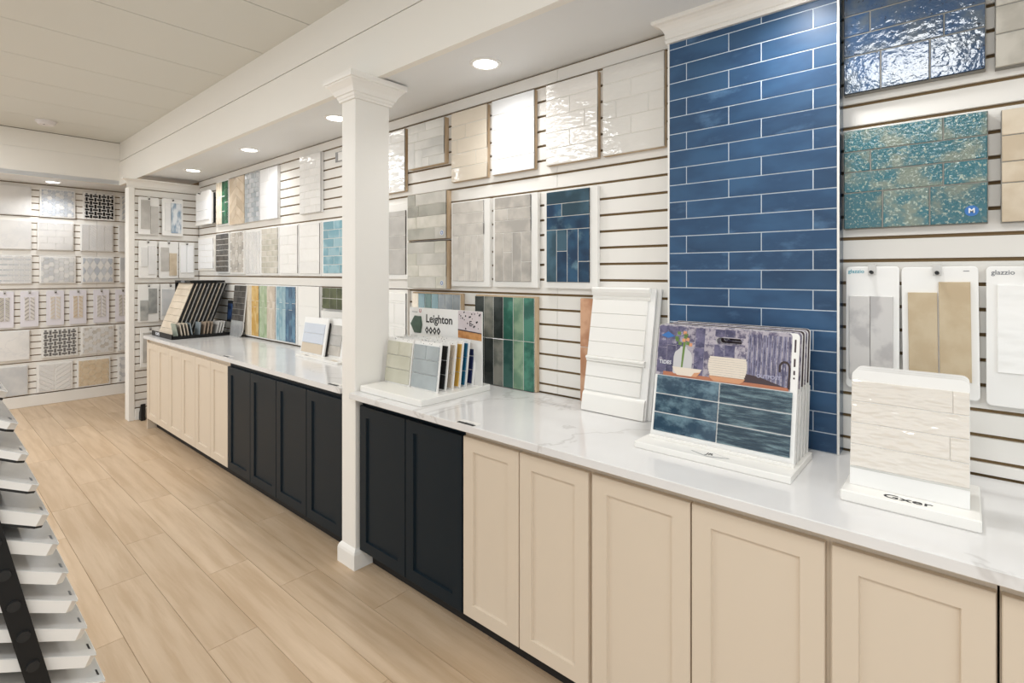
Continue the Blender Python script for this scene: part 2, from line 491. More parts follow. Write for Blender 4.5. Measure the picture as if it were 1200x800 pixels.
def text(name, body, size, m, parent, loc, rot=(PI / 2, 0, 0), bold=0.0, align='CENTER', sx=1.0):
    cu = bpy.data.curves.new(name, 'FONT')
    cu.body = body
    cu.size = size
    cu.align_x = align
    cu.align_y = 'CENTER'
    cu.extrude = 0.0003
    cu.offset = bold
    cu.resolution_u = 3
    tmp = bpy.data.objects.new('tmp', cu)
    COL.objects.link(tmp)
    dg = bpy.context.evaluated_depsgraph_get()
    me = bpy.data.meshes.new_from_object(tmp.evaluated_get(dg))
    bpy.data.objects.remove(tmp)
    bpy.data.curves.remove(cu)
    me.materials.clear()
    me.materials.append(M[m])
    o = link(name, me, parent, loc, rot)
    o.scale = (sx, 1, 1)
    return o


def rounded(x0, z0, x1, z1, r, corners='tltrblbr', n=4):
    pts = []
    for cx, cz, a0, k in ((x1 - r, z1 - r, 0, 'tr'), (x0 + r, z1 - r, 90, 'tl'), (x0 + r, z0 + r, 180, 'bl'), (x1 - r, z0 + r, 270, 'br')):
        if k in corners:
            pts += [(cx + r * math.cos(math.radians(a0 + 90 * i / n)), cz + r * math.sin(math.radians(a0 + 90 * i / n))) for i in range(n + 1)]
        else:
            pts.append((cx + (r if k[1] == 'r' else -r), cz + (r if k[0] == 't' else -r)))
    return pts


def add_cyl(bm, p0, p1, r0, r1=None, seg=16, mi=0, caps=True):
    p0, p1 = Vector(p0), Vector(p1)
    d = p1 - p0
    q = Vector((0, 0, 1)).rotation_difference(d.normalized()).to_matrix().to_4x4()
    q.translation = (p0 + p1) / 2
    r = bmesh.ops.create_cone(bm, cap_ends=caps, segments=seg, radius1=r0, radius2=r0 if r1 is None else r1, depth=d.length, matrix=q)
    for f in set(f for v in r['verts'] for f in v.link_faces):
        f.material_index = mi


def sweep(profile, path_len_x=None):
    pass


# ------------------------------------------------------------------ the setting
ZS = 2.549      # soffit over the samples
ZC = 3.04       # main ceiling
XF = -8.06      # far wall
XP = -6.49      # face of the short partition
GROOVES = [2.4745 - 0.0757 * k for k in range(0, 33)]
SEAMS = [-6.485, -3.985, -1.535, 0.905]


def slats(parent, axis, a, b, plane, zmin, top, sign):
    """slat boards between grooves; axis x: face towards -y, axis y: face towards +x"""
    edges = [top] + [g for g in GROOVES if g > zmin + 0.03] + [zmin]
    for z1, z0 in zip(edges, edges[1:]):
        lo, hi = z0 + 0.0056, z1 - (0.0056 if z1 != top else 0.009)
        if axis == 'x':
            box('slat', a, b, plane, plane + 0.012, lo, hi, 'slat', parent, 0.001)
        else:
            box('slat', plane - 0.012, plane, a, b, lo, hi, 'slat', parent, 0.001)


# floor of long oak planks, laid with open joints
floor = wbox('floor', XF - 0.1, 2.7, -6.0, 0.1, -0.06, -0.003, 'joint')
offs = {0: -3.142, 1: -3.555, 2: -2.885, 3: -2.517, 4: -3.273, 5: -2.75, -1: -2.66, -2: -3.3, -3: -2.9, -4: -3.5, -5: -2.6, -6: -3.1, -7: -2.8, -8: -3.4, -9: -2.5, -10: -3.0}
def plank(x0, x1, y0, y1):
    x0, x1 = max(x0, XF), min(x1, 2.6)
    if x1 - x0 > 0.02:
        o = box('plank', x0 + 0.001, x1 - 0.001, y0 + 0.001, y1 - 0.001, -0.003, 0.0, 'oak', None)
        o.parent = floor
        o.location = Vector(o.location) - Vector(floor.location)
for r in range(-10, 6):
    y0 = -1.528 + r * 0.1975
    y1 = min(y0 + 0.1975, -0.2)
    x = offs[r] - 1.25 * 5
    while x < 2.6:
        plank(x, x + 1.25, y0, y1)
        x += 1.25
rest = wbox('floor_2', XF, 2.6, -6.0, -1.528 - 10 * 0.1975, -0.003, 0.0, 'oak')

# main wall with slat boards
wall = wbox('wall_right', XF, 2.7, 0.012, 0.15, 0.0, ZC, 'mdf')
def in_parent(fn, parent, *a):
    before = set(o.name for o in parent.children)
    fn(parent, *a)
    off = Vector(parent.location)
    for o in parent.children:
        if o.name not in before:
            o.location = Vector(o.location) - off
for s0, s1 in zip(SEAMS, SEAMS[1:]):
    in_parent(slats, wall, 'x', s0 + 0.0008, s1 - 0.0008, 0.0, 0.9155, ZS, 1)
in_parent(slats, wall, 'x', 0.907, 2.6, 0.0, 0.9155, ZS, 1)

# far wall
far = wbox('wall_far', XF - 0.15, XF - 0.012, -6.0, 0.0, 0.0, ZC, 'mdf')
for s0, s1 in ((-0.62, 0.0), (-3.06, -0.622)):
    in_parent(slats, far, 'y', s0, s1, XF, 0.135, ZS, 1)
base_far = wbox('baseboard_far', XF, XF + 0.016, -6.0, 0.0, 0.0, 0.13, 'trim', bev=0.004)

# short partition with its end post and crown
part = wbox('wall_partition', XP - 0.11, XP - 0.012, -0.60, 0.0, 0.0, 2.47, 'mdf')
in_parent(slats, part, 'y', -0.598, -0.001, XP, 0.125, 2.41, 1)
wbox('baseboard_partition', XP, XP + 0.014, -0.60, 0.0, 0.0, 0.12, 'trim', bev=0.004)
wbox('trim_1', XP - 0.115, XP + 0.014, -0.655, -0.60, 0.0, 2.41, 'trim', bev=0.004)


def crown_x(name, x0, x1, y_face, ztop, zbot, proj, m, ret_left=True, ret_right=True):
    """crown along x facing -y with returns at the ends"""
    bm = bmesh.new()
    prof = [(0.0, zbot), (0.010, zbot), (0.014, zbot + 0.012), (0.008, zbot + 0.016)]
    h = ztop - zbot
    for i in range(6):
        t = i / 5
        prof.append((0.012 + (proj - 0.016) * (1 - math.cos(t * PI / 2)), zbot + 0.02 + (h - 0.034) * math.sin(t * PI / 2)))
    prof += [(proj, ztop - 0.010), (proj, ztop)]
    rings = []
    for d, z in prof:
        l = x0 - (d if ret_left else 0); r = x1 + (d if ret_right else 0)
        rings.append([bm.verts.new(p) for p in ((l, y_face + 0.0, z), (l, y_face - d, z), (r, y_face - d, z), (r, y_face + 0.0, z))])
    for a, b in zip(rings, rings[1:]):
        for i in range(3):
            bm.faces.new((a[i], a[i + 1], b[i + 1], b[i]))
    bm.faces.new(rings[-1]); bm.faces.new(rings[0])
    for a, b in zip(rings, rings[1:]):
        bm.faces.new((a[0], b[0], b[3], a[3]))
    return bm


bm = crown_x('crown', -0.655, 0.0, 0.0, 2.495, 2.405, 0.06, 'trim', True, False)
bmesh.ops.rotate(bm, verts=bm.verts, cent=(0, 0, 0), matrix=Matrix.Rotation(PI / 2, 3, 'Z'))
o = link('trim_2', mesh_from(bm, 'crown', 'trim'), None, (XP, 0, 0)); o['kind'] = 'structure'

# main ceiling: long panels with joints
ceil = wbox('ceiling', XF, 2.7, -6.0, 0.1, ZC + 0.012, ZC + 0.1, 'mdf')
x = -7.46
xs = [-7.463, -6.82, -6.19, -5.585, -4.965, -4.306, -3.664, -3.027]
while xs[-1] < 2.6:
    xs.append(xs[-1] + 0.638)
for a, b in zip(xs, xs[1:]):
    o = box('ceiling_panel', a + 0.004, min(b, 2.7) - 0.004, -6.0, -0.5, ZC, ZC + 0.012, 'ceil', None, 0.0015)
    o.parent = ceil
    o.location = Vector(o.location) - Vector(ceil.location)

# beam in front of the soffit: upper board, groove, lower board
bm = bmesh.new()
add_box(bm, -7.463, 2.7, -0.523, -0.485, ZS - 0.006, 2.815)
add_box(bm, -7.463, 2.7, -0.498, -0.485, 2.815, 2.828)
add_box(bm, -7.463, 2.7, -0.515, -0.485, 2.828, ZC)
o = link('trim_3', mesh_from(bm, 'beam', 'beam')); o['kind'] = 'structure'
wbox('ceiling_soffit', -7.463, 2.7, -0.485, 0.012, ZS, ZS + 0.05, 'soffit')
# bulkhead and soffit over the far wall
bm = bmesh.new()
add_box(bm, -7.50, -7.463, -6.0, -0.485, ZS, 2.838)
add_box(bm, -7.50, -7.470, -6.0, -0.485, 2.838, 2.846)
add_box(bm, -7.50, -7.466, -6.0, -0.485, 2.846, ZC - 0.004)
o = link('trim_4', mesh_from(bm, 'bulkhead', 'beam')); o['kind'] = 'structure'
wbox('ceiling_far_soffit', XF - 0.012, -7.463, -6.0, 0.012, ZS + 0.001, ZS + 0.05, 'soffit')

# column with stepped cap and base
def column():
    x0, x1, y0, y1 = -2.500, -2.372, -0.612, -0.402
    bm = bmesh.new()
    add_box(bm, x0, x1, y0, y1, 0.0, ZS, 0, 0.003)
    o = link('trim_5', mesh_from(bm, 'column_shaft', 'trim')); o['kind'] = 'structure'
    b = bmesh.new()
    p = 0.016
    rings = []
    for d, z in ((p, 0.0), (p, 0.075), (p - 0.004, 0.088), (0.004, 0.1), (0.0, 0.104)):
        rings.append([b.verts.new(q) for q in ((x0 - d, y0 - d, z), (x1 + d, y0 - d, z), (x1 + d, y1, z), (x0 - d, y1, z))])
    for A, B in zip(rings, rings[1:]):
        for i in range(4):
            j = (i + 1) % 4
            b.faces.new((A[i], A[j], B[j], B[i]))
    link('column_base', mesh_from(b, 'column_base', 'trim'), o)
    b = bmesh.new()
    rings = []
    for d, z in ((0.0, 2.425), (0.010, 2.425), (0.012, 2.436), (0.016, 2.440), (0.020, 2.452), (0.026, 2.455), (0.028, 2.462), (0.036, 2.478),
                 (0.050, 2.496), (0.060, 2.506), (0.062, 2.511), (0.068, 2.512), (0.070, 2.522), (0.070, 2.541)):
        rings.append([b.verts.new(q) for q in ((x0 - d, y0 - d, z), (x1 + d, y0 - d, z), (x1 + d, y1 + d, z), (x0 - d, y1 + d, z))])
    for A, B in zip(rings, rings[1:]):
        for i in range(4):
            j = (i + 1) % 4
            b.faces.new((A[i], A[j], B[j], B[i]))
    b.faces.new(rings[-1])
    link('column_cap', mesh_from(b, 'column_cap', 'trim'), o)
column()

# ------------------------------------------------------------------ downlights
def downlight(x, y, z, label, power=21):
    t = thing('downlight', label, 'ceiling light', (x, y, z), group='recessed lights in the soffits')
    bm = bmesh.new()
    seg = 28
    rings = []
    for r, dz in ((0.078, 0.0), (0.078, -0.004), (0.070, -0.007), (0.060, -0.006), (0.058, -0.002)):
        rings.append([bm.verts.new((r * math.cos(2 * PI * i / seg), r * math.sin(2 * PI * i / seg), dz)) for i in range(seg)])
    for A, B in zip(rings, rings[1:]):
        for i in range(seg):
            j = (i + 1) % seg
            bm.faces.new((A[i], A[j], B[j], B[i]))
    link('trim_ring', mesh_from(bm, 'trim_ring', 'white'), t)
    bm = bmesh.new()
    bmesh.ops.create_circle(bm, cap_ends=True, segments=seg, radius=0.059)
    me = mesh_from(bm, 'lens', 'lamp')
    link('lens', me, t, (0, 0, -0.003), (PI, 0, 0))
    d = bpy.data.lights.new('downlight_lamp', 'SPOT')
    d.energy = power
    d.spot_size = math.radians(150)
    d.spot_blend = 1.0
    d.shadow_soft_size = 0.055
    d.color = (0.98, 0.99, 1.0)
    l = bpy.data.objects.new('lamp', d)
    l.location = (0, 0, -0.02)
    l.parent = t
    COL.objects.link(l)
    return t


downlight(-1.771, -0.27, ZS, 'recessed downlight in the soffit just right of the white column')
downlight(-3.139, -0.27, ZS, 'recessed downlight in the soffit just left of the white column')
downlight(-4.492, -0.27, ZS, 'recessed downlight above the light blue brick board, middle of the soffit')
downlight(-5.817, -0.27, ZS, 'recessed downlight in the soffit nearest the slatted partition')
downlight(-7.76, -1.07, ZS, 'recessed downlight above the hexagon board on the far wall', 26)
downlight(-0.42, -0.27, ZS, 'recessed downlight above the blue tile panel', 30)
downlight(0.93, -0.27, ZS, 'recessed downlight right of the blue tile panel, past the picture edge')
downlight(-7.76, -2.4, ZS, 'recessed downlight above the far wall, past the left picture edge', 32)

t = thing('smoke_detector', 'round white smoke detector on the main ceiling', 'smoke detector', (-6.934, -1.231, ZC))
bm = bmesh.new()
add_cyl(bm, (0, 0, 0), (0, 0, -0.012), 0.085, 0.085, 28)
link('base_plate', mesh_from(bm, 'base_plate', 'smoke'), t)
bm = bmesh.new()
add_cyl(bm, (0, 0, -0.012), (0, 0, -0.038), 0.078, 0.062, 28)
link('housing', mesh_from(bm, 'housing', 'smoke'), t)
bm = bmesh.new()
add_cyl(bm, (0.03, -0.02, -0.036), (0.03, -0.02, -0.041), 0.008, 0.008, 12)
link('indicator', mesh_from(bm, 'indicator', 'inkg'), t)

# ------------------------------------------------------------------ base cabinets and worktops
def door_mesh(w, h, m):
    key = ('door', round(w, 3), round(h, 3), m)
    if key in CACHE: return CACHE[key]
    bm = bmesh.new()
    s, b, rec, th = 0.056, 0.002, 0.009, 0.02
    def ring(x, z, y):
        return [bm.verts.new(p) for p in ((-x, y, -z), (x, y, -z), (x, y, z), (-x, y, z))]
    rs = [ring(w / 2, h / 2, 0), ring(w / 2, h / 2, -th + b), ring(w / 2 - b, h / 2 - b, -th), ring(w / 2 - s, h / 2 - s, -th),
          ring(w / 2 - s - 0.0035, h / 2 - s - 0.0035, -th + rec)]
    for A, B in zip(rs, rs[1:]):
        for i in range(4):
            j = (i + 1) % 4
            bm.faces.new((A[i], A[j], B[j], B[i]))
    bm.faces.new(rs[0]); bm.faces.new(rs[-1])
    CACHE[key] = mesh_from(bm, 'door', m)
    return CACHE[key]


def cabinet(label, xs, m, end_panel=False, body=None):
    x0, x1 = body or (xs[0], xs[-1])
    t = thing('base_cabinet', label, 'cabinet', ((x0 + x1) / 2, -0.58, 0.0), group='base cabinets along the sample wall')
    cx = (x0 + x1) / 2
    box('body', x0 - cx, x1 - cx, 0.0, 0.56, 0.105, 0.883, m, t)
    box('toe_kick', x0 - cx, x1 - cx, 0.06, 0.08, 0.0, 0.105, 'toe', t, )['label'] = 'black recessed toe kick'
    for a, b in zip(xs, xs[1:]):
        w = b - a - 0.005
        link('door', door_mesh(w, 0.742, m), t, ((a + b) / 2 - cx, -0.001, 0.103 + 0.371))
    if end_panel:
        box('end_panel', x0 - cx - 0.02, x0 - cx - 0.0005, -0.018, 0.56, 0.0, 0.883, m, t)


wl = [-6.04 + 0.33 * i for i in range(7)]
cabinet('cream two-door base cabinet at the far end under the black tile rack', wl[0:3], 'cream', True)
cabinet('cream two-door base cabinet in the middle of the far cream run', wl[2:5], 'cream')
cabinet('cream two-door base cabinet next to the dark cabinets left of the column', wl[4:7], 'cream')
bl = [-4.058 + 0.3855 * i for i in range(5)]
cabinet('dark blue-black two-door cabinet next to the far cream cabinets', bl[0:3], 'dark')
cabinet('dark blue-black two-door cabinet touching the left side of the white column', bl[2:5], 'dark')
cabinet('dark blue-black two-door cabinet right of the white column', [-2.352, -1.972, -1.588], 'dark')
cabinet('cream two-door cabinet next to the dark cabinet right of the column', [-1.584, -1.277, -0.966], 'cream', body=(-1.5865, -0.961))
cabinet('wide cream two-door cabinet below the violet and blue tile display', [-0.956, -0.612, -0.265], 'cream', body=(-0.9605, -0.2605))
cabinet('cream cabinet below the ivory tile display, near the right edge', [-0.255, 0.052], 'cream', body=(-0.26, 0.052))
cabinet('cream cabinet cut off by the right edge of the picture', [0.056, 0.40, 0.744], 'cream')

bm = bmesh.new()
P = [(-6.085, -0.622), (-2.503, -0.622), (-2.503, -0.398), (-2.371, -0.398), (-2.371, -0.001), (-6.085, -0.001)]
vb = [bm.verts.new((x, y, 0.884)) for x, y in P]; vt = [bm.verts.new((x, y, 0.914)) for x, y in P]
bm.faces.new(vb[::-1]); bm.faces.new(vt)
for i in range(6):
    bm.faces.new((vb[i], vb[(i + 1) % 6], vt[(i + 1) % 6], vt[i]))
tag(link('worktop', mesh_from(bm, 'worktop', 'quartz')), 'white veined quartz worktop left of the column over cream and dark cabinets', 'worktop')
tag(box('worktop', -2.3695, 0.75, -0.65, -0.001, 0.884, 0.914, 'quartz', None, 0.002), 'white veined quartz worktop right of the column, running to the right edge', 'worktop')

# ------------------------------------------------------------------ the blue tile panel
def blue_panel():
    x0, x1, yf, z0, z1 = -0.916, -0.324, -0.073, 0.915, 2.462
    t = thing('feature_wall', 'tall panel of glossy blue bricks boxed out from the wall, white edge trim', 'tile panel', ((x0 + x1) / 2, 0.0, z0))
    cx = (x0 + x1) / 2
    box('backing', x0 - cx, x1 - cx, yf + 0.0018, -0.0005, 0, z1 - z0, 'groutb', t)
    # dark side return and white edge trims
    box('side_return', x1 - cx, x1 - cx + 0.006, yf + 0.006, -0.0005, 0, z1 - z0, 'zelb', t)['label'] = 'dark blue side return'
    for e in (x0 - cx - 0.005, x1 - cx):
        box('edge_trim', e, e + 0.006, yf - 0.003, yf + 0.006, 0, z1 - z0, 'trim', t)
    top, pitch, g = 2.436 - z0, 0.0693, 0.0036
    rows = [(top, z1 - z0)] + [(top - (k + 1) * pitch, top - k * pitch) for k in range(23)]
    for k, (b, tz) in enumerate(rows):
        b = max(b, 0.0)
        if tz - b < 0.01: continue
        js = [x0, -0.844, -0.563, x1] if k % 2 == 0 else [x0, -0.679, -0.396, x1]
        for a, c in zip(js, js[1:]):
            rect_tile('tile', a - cx + g / 2, b + g / 2, c - cx - g / 2, tz - g / 2, 'blue', t, yf + 0.008, 0.008, 0.0008)
    b = crown_x('crown', x0 - cx, x1 - cx, yf, ZS - z0, z1 - z0, 0.055, 'trim')
    # carry the crown back to the wall
    add_box(b, x0 - cx - 0.01, x1 - cx + 0.01, yf, -0.001, z1 - z0 + 0.001, ZS - z0 - 0.001)
    link('crown', mesh_from(b, 'crown', 'trim'), t)
blue_panel()

# ------------------------------------------------------------------ sample boards
def bricks(w, h, rows, ms, g=0.003, m=(0, 0, 0, 0)):
    """rows from the top: (share of height, [joint shares]); m = margins left, right, bottom, top"""
    W, H = w - m[0] - m[1], h - m[2] - m[3]
    tot = sum(r[0] for r in rows)
    z = m[2] + H
    out = []
    for f, js in rows:
        hh = H * f / tot
        xs = [0] + list(js) + [1]
        for i, (a, b) in enumerate(zip(xs, xs[1:])):
            mm = ms(len(out)) if callable(ms) else ms
            out.append((m[0] + a * W + g / 2, z - hh + g / 2, m[0] + b * W - g / 2, z - g / 2, mm))
        z -= hh
    return out


def strips(w, h, cols, ms, cuts=None, g=0.003, m=(0, 0, 0, 0)):
    """upright strips; cuts[i] = shares (from the top) at which strip i is cut"""
    W, H = w - m[0] - m[1], h - m[2] - m[3]
    out = []
    for i in range(cols):
        cs = [0] + list((cuts or {}).get(i, [])) + [1]
        for a, b in zip(cs, cs[1:]):
            mm = ms[len(out) % len(ms)] if isinstance(ms, list) else ms
            out.append((m[0] + W * i / cols + g / 2, m[2] + H * (1 - b) + g / 2, m[0] + W * (i + 1) / cols - g / 2, m[2] + H * (1 - a) - g / 2, mm))
    return out


GRP = 'tile sample boards hung on the slatted walls'


def board(label, a0, a1, z0, z1, tiles, back='plywood', th=0.020, tth=0.008, plane=-0.002, wall='x', frame=None, bev=0.0015, lean=0.0,
          name='tile_board', cat='tile sample', group=GRP, grout='grout'):
    """board on the right wall (wall='x', a = world x) or on a wall facing +x (wall = its x, a = world y)"""
    w, h = a1 - a0, z1 - z0
    if wall == 'x':
        t = thing(name, label, cat, ((a0 + a1) / 2, plane, z0), (lean, 0, 0), group)
    else:
        t = thing(name, label, cat, (wall + 0.002, (a0 + a1) / 2, z0), (0, 0, PI / 2), group)
    t['w'] = w
    box('backing', -w / 2, w / 2, -th, 0, 0, h, back, t, 0.001)
    if tiles and back != 'white' and back != 'whiteg' and back != 'trim':
        a_, b_, c_, d_ = min(q[0] for q in tiles), min(q[1] for q in tiles), max(q[2] for q in tiles), max(q[3] for q in tiles)
        box('grout', a_ - w / 2, c_ - w / 2, -th - tth + 0.0022, -th, b_, d_, grout, t)
    elif tiles:
        a_, b_, c_, d_ = min(q[0] for q in tiles), min(q[1] for q in tiles), max(q[2] for q in tiles), max(q[3] for q in tiles)
        box('grout', a_ - w / 2, c_ - w / 2, -th - tth + 0.0022, -th, b_, d_, grout if grout != 'grout' else 'groutw', t)
    for x0, b, x1, tz, m in tiles:
        rect_tile('tile', x0 - w / 2, b, x1 - w / 2, tz, m, t, -th, tth, bev)
    return t


def mos(t, polys_fn, rect, mats, th=0.026, gap=0.0015, tth=0.005, name='mosaic'):
    """mosaic part on a board: polygons made in board-face coordinates then centred"""
    w = t['w']
    x0, z0, x1, z1 = rect
    P = [([(x + x0 - w / 2, z + z0) for x, z in pts], mi) for pts, mi in polys_fn(x1 - x0, z1 - z0)]
    return mosaic(name, P, (x0 - w / 2, z0, x1 - w / 2, z1), mats, t, -th, tth, gap)


def frac(w, h, L, m, g=0.003):
    return [(a * w + g / 2, b * h + g / 2, c * w - g / 2, d * h - g / 2, m) for a, b, c, d in L]


# ---- right wall, right of the column: top row
w, h = 0.30, 0.405
five = lambda js: [(1, j) for j in js]
board('white wavy glazed board in the top row, half hidden by the column', -3.02, -2.725, 2.052, 2.457, bricks(.295, h, five(([.5], [], [.5], [], [.5])), 'gwhite'))
board('board of mixed pale marble rectangles in the top row, right of the column', -2.675, -2.333, 2.180, 2.452,
      frac(.342, .272, [(0, .8, .5, 1), (.5, .8, 1, 1), (0, .6, .3, .8), (.3, .6, 1, .8), (0, 0, .2, .6), (.2, .4, 1, .6), (.2, 0, .4, .4), (.4, .2, 1, .4), (.4, 0, .6, .2), (.6, 0, 1, .2)], 'marblem', .0015), th=.032)
board('cream glazed brick board in the top row', -2.282, -1.992, 2.055, 2.459, bricks(.29, h, five(([], [.42], [.18], [.7], [])), 'gcream'))
board('brightest plain white brick board in the top row, below a downlight', -1.956, -1.659, 2.057, 2.462, bricks(.297, h, five(([], [], [.25], [], [])), 'gwhite2'))
board('pearl white brick board in the top row, second from the blue panel', -1.585, -1.284, 2.059, 2.461, bricks(.301, .402, five(([], [.48], [.76], [.48], [])), 'gpearl'))
board('pale grey wavy glazed board in the top row, touching the blue panel', -1.258, -0.957, 2.059, 2.466, bricks(.301, .407, five(([], [.48], [.24, .76], [.48], [])), 'ggrey'))
# middle row
fr = (.018, .018, .032, .006)
t = board('framed pale taupe board in the middle row behind the column', -3.02, -2.692, 1.484, 1.974, bricks(.328, .49, [(.08, []), (.27, []), (.19, []), (.36, [])], 'greytile', .003, (.018, .022, .03, .045)), back='whiteg', th=.022)
board('white moulded tile board in the lowest row right beside the column', -3.02, -2.701, 0.935, 1.415, bricks(.319, .48, [(.12, []), (.03, []), (.3, [.6]), (.05, []), (.5, [.6])], 'whiteg', .003, (.01, .01, .01, .02)), back='trim', th=.022)


def logo_disc(t, x, z, r, y):
    bm = bmesh.new()
    add_cyl(bm, (x, y, z), (x, y - 0.0006, z), r, r, 20, 0)
    o = link('logo_sticker', mesh_from(bm, 'logo_sticker', 'sticker'), t)
    bm = bmesh.new()
    seg = 20
    A = [bm.verts.new((x + r * .72 * math.cos(2 * PI * i / seg), y - .0009, z + r * .72 * math.sin(2 * PI * i / seg))) for i in range(seg)]
    B = [bm.verts.new((x + r * .42 * math.cos(2 * PI * i / seg), y - .0009, z + r * .42 * math.sin(2 * PI * i / seg))) for i in range(seg)]
    for i in range(seg):
        j = (i + 1) % seg
        bm.faces.new((A[i], A[j], B[j], B[i]))
    link('logo_ring', mesh_from(bm, 'logo_ring', 'blue_ink'), o)


R4 = [(1, [.22]), (1, [.3]), (1, [.25]), (1, [.72])]
sg = ['saged', 'sage', 'saged', 'saged', 'sagel', 'sagel', 'saged', 'sage']
t = board('grey-green stone look board, upper of a pair with round blue stickers', -2.675, -2.311, 1.729, 2.014, bricks(.364, .285, R4, lambda i: sg[i], .002), th=.036)
logo_disc(t, .364 / 2 - .035, .035, .016, -.0445)
t = board('pale stone look board, lower of a pair with round blue stickers', -2.675, -2.311, 1.43, 1.716, bricks(.364, .286, [(1, [.72]), (1, [.25]), (1, [.3]), (1, [.75])], lambda i: 'sagel' if i % 3 else 'sage', .002), th=.036)
logo_disc(t, .364 / 2 - .035, .035, .016, -.0445)


def half_and_half(w, h, m1, m2, j2, cols, cuts, mar=(.018, .04, .03, .006), m3=None):
    H = h - mar[2] - mar[3]
    top = bricks(w, h, [(.14, []), (.14, j2), (.145, [])], m1, .003, (mar[0], mar[1], mar[2] + H * .575, mar[3]))
    bot = strips(w, h, cols, m2, cuts, .003, (mar[0], mar[1], mar[2], mar[3] + H * .425))
    return top + bot


board('white framed pale zellige board, left of three in the middle row', -2.287, -1.977, 1.447, 1.937, half_and_half(.31, .49, 'zel', 'zel', [], 5, {0: [.4], 1: [.85], 2: [.4], 4: [.55]}), back='whiteg', th=.022)
board('white framed greige zellige board, centre of three in the middle row', -1.950, -1.641, 1.449, 1.936, half_and_half(.309, .487, 'zelg', 'zelg', [.37], 4, {1: [.4], 3: [.6]}), back='whiteg', th=.022)
zb = ['zelb', 'zelt', 'zelb', 'zelb', 'zelb', 'zelb']
board('white framed deep blue zellige board, right of three in the middle row', -1.598, -1.288, 1.449, 1.932,
      half_and_half(.31, .483, lambda i: ['zelt', 'zelb', 'zelt', 'zelb'][i], ['zelt', 'zelt', 'zelb', 'zelb', 'zelb', 'zelb'], [.37], 4, {1: [.41], 3: [.61]}), back='whiteg', th=.022)
# lowest row, standing on the worktop
c6 = {i: [.47] for i in range(8)}
board('board of upright blue and grey strips behind the Leighton display', -2.645, -2.196, 0.916, 1.405,
      strips(.449, .489, 7, [k for k in ('st_cream', 'st_blue', 'st_green', 'st_blue', 'st_lav', 'st_lav', 'st_lav') for _ in (0, 1)], c6, .003, (0, .008, 0, .006)), th=.024, group=None)
board('board of upright teal green and charcoal strips standing on the worktop', -2.08, -1.646, 0.916, 1.403,
      strips(.434, .487, 6, ['st_char', 'st_char', 'st_grey', 'st_char', 'st_char', 'st_grey', 'st_teal', 'st_green', 'st_sage', 'st_sage', 'st_teal', 'st_teal'], c6, .003, (0, .008, 0, .006)), th=.026, group=None)
board('narrow board of copper toned tiles half hidden by the leaning white board', -1.379, -1.304, 0.916, 1.405,
      strips(.075, .489, 1, 'st_copper', c6, .003), th=.022, group=None)

# ---- right of the blue panel
t = board('rustic cobalt blue glazed board at the top right, reflecting white', -0.312, 0.046, 2.126, 2.462,
          bricks(.358, .336, [(.21, [.7]), (.2, [.21]), (.2, [.735]), (.36, [.29, .64])], 'rustb', .004, (0, 0, 0, 0)), back='groutg', grout='groutg', th=.028)
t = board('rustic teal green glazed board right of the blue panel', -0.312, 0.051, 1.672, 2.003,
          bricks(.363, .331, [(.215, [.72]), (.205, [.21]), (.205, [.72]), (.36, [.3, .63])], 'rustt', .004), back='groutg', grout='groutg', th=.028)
bm = bmesh.new()
add_cyl(bm, (.145, -.0362, .038), (.145, -.0368, .038), .016, .016, 20)
o = link('logo_sticker', mesh_from(bm, 'logo_sticker', 'blue_ink'), t)
text('logo_mark', 'M', .02, 'inkw', o, (.145, -.0372, .038), bold=.0006)
board('aged grey stone board cut off by the right edge, top row', 0.066, 0.42, 2.122, 2.462, bricks(.354, .34, [(1, [.6]), (1, [.3]), (1, [.5]), (1.2, [.4])], 'stoneg', .003), back='groutg', grout='groutg', th=.028)
board('aged beige stone board cut off by the right edge, second row', 0.079, 0.43, 1.671, 1.998, bricks(.351, .327, [(1, [.6]), (1, [.3]), (.8, [.5]), (1.5, [.4])], 'stoneb', .003), back='groutg', grout='groutg', th=.028)

# ---- left of the column, top row
board('cream and emerald upright strip board near the far corner', -5.92, -5.588, 2.01, 2.472, strips(.332, .462, 4, ['st_cream'] * 5 + ['st_emer'] * 5, {0: [.4], 1: [.35, .7], 2: [.35, .7], 3: [.5]}, .006, (.012, .012, .012, .012)), back='white', th=.018)
t = board('beige chevron board in the far top row', -5.562, -5.21, 2.002, 2.462, [], back='grout', th=.018)
for i in range(2):
    for j in range(-2, 6):
        cw, hgt, z = .176, .09, .46 * j / 5
        a, b = (0, .1) if i == 0 else (.1, 0)
        P = clip([(i * cw + .001, z + a), ((i + 1) * cw - .001, z + b), ((i + 1) * cw - .001, z + b + hgt), (i * cw + .001, z + a + hgt)], 0, 0, .352, .46)
        if P: poly_part('tile', [(x - .176, zz) for x, zz in P], 'chev', t, -.018, .008, .001)
t = board('silver grey glossy mosaic board in the far top row', -5.198, -4.877, 2.003, 2.466, [], back='grout', th=.018)
mos(t, lambda W, H: p_brick(W, H, .1, .045, lambda i, j: (i * 7 + j * 3) % 2), (0, 0, .321, .463), ['st_silver', 'hexg'], .018)
board('white board with wide plain tiles in the far top row', -4.862, -4.508, 2.002, 2.462, bricks(.354, .46, five(([.5], [], [.5], [])), 'gwhite2', .002), back='white', th=.018)
board('lone white glossy brick board left of the open slats by the column', -4.117, -3.782, 2.002, 2.470, bricks(.335, .468, five(([.5], [.25, .75], [.5], [.25, .75], [.5], [.25, .75], [.5], [.25, .75])), 'gwhite', .003), back='white', th=.018)
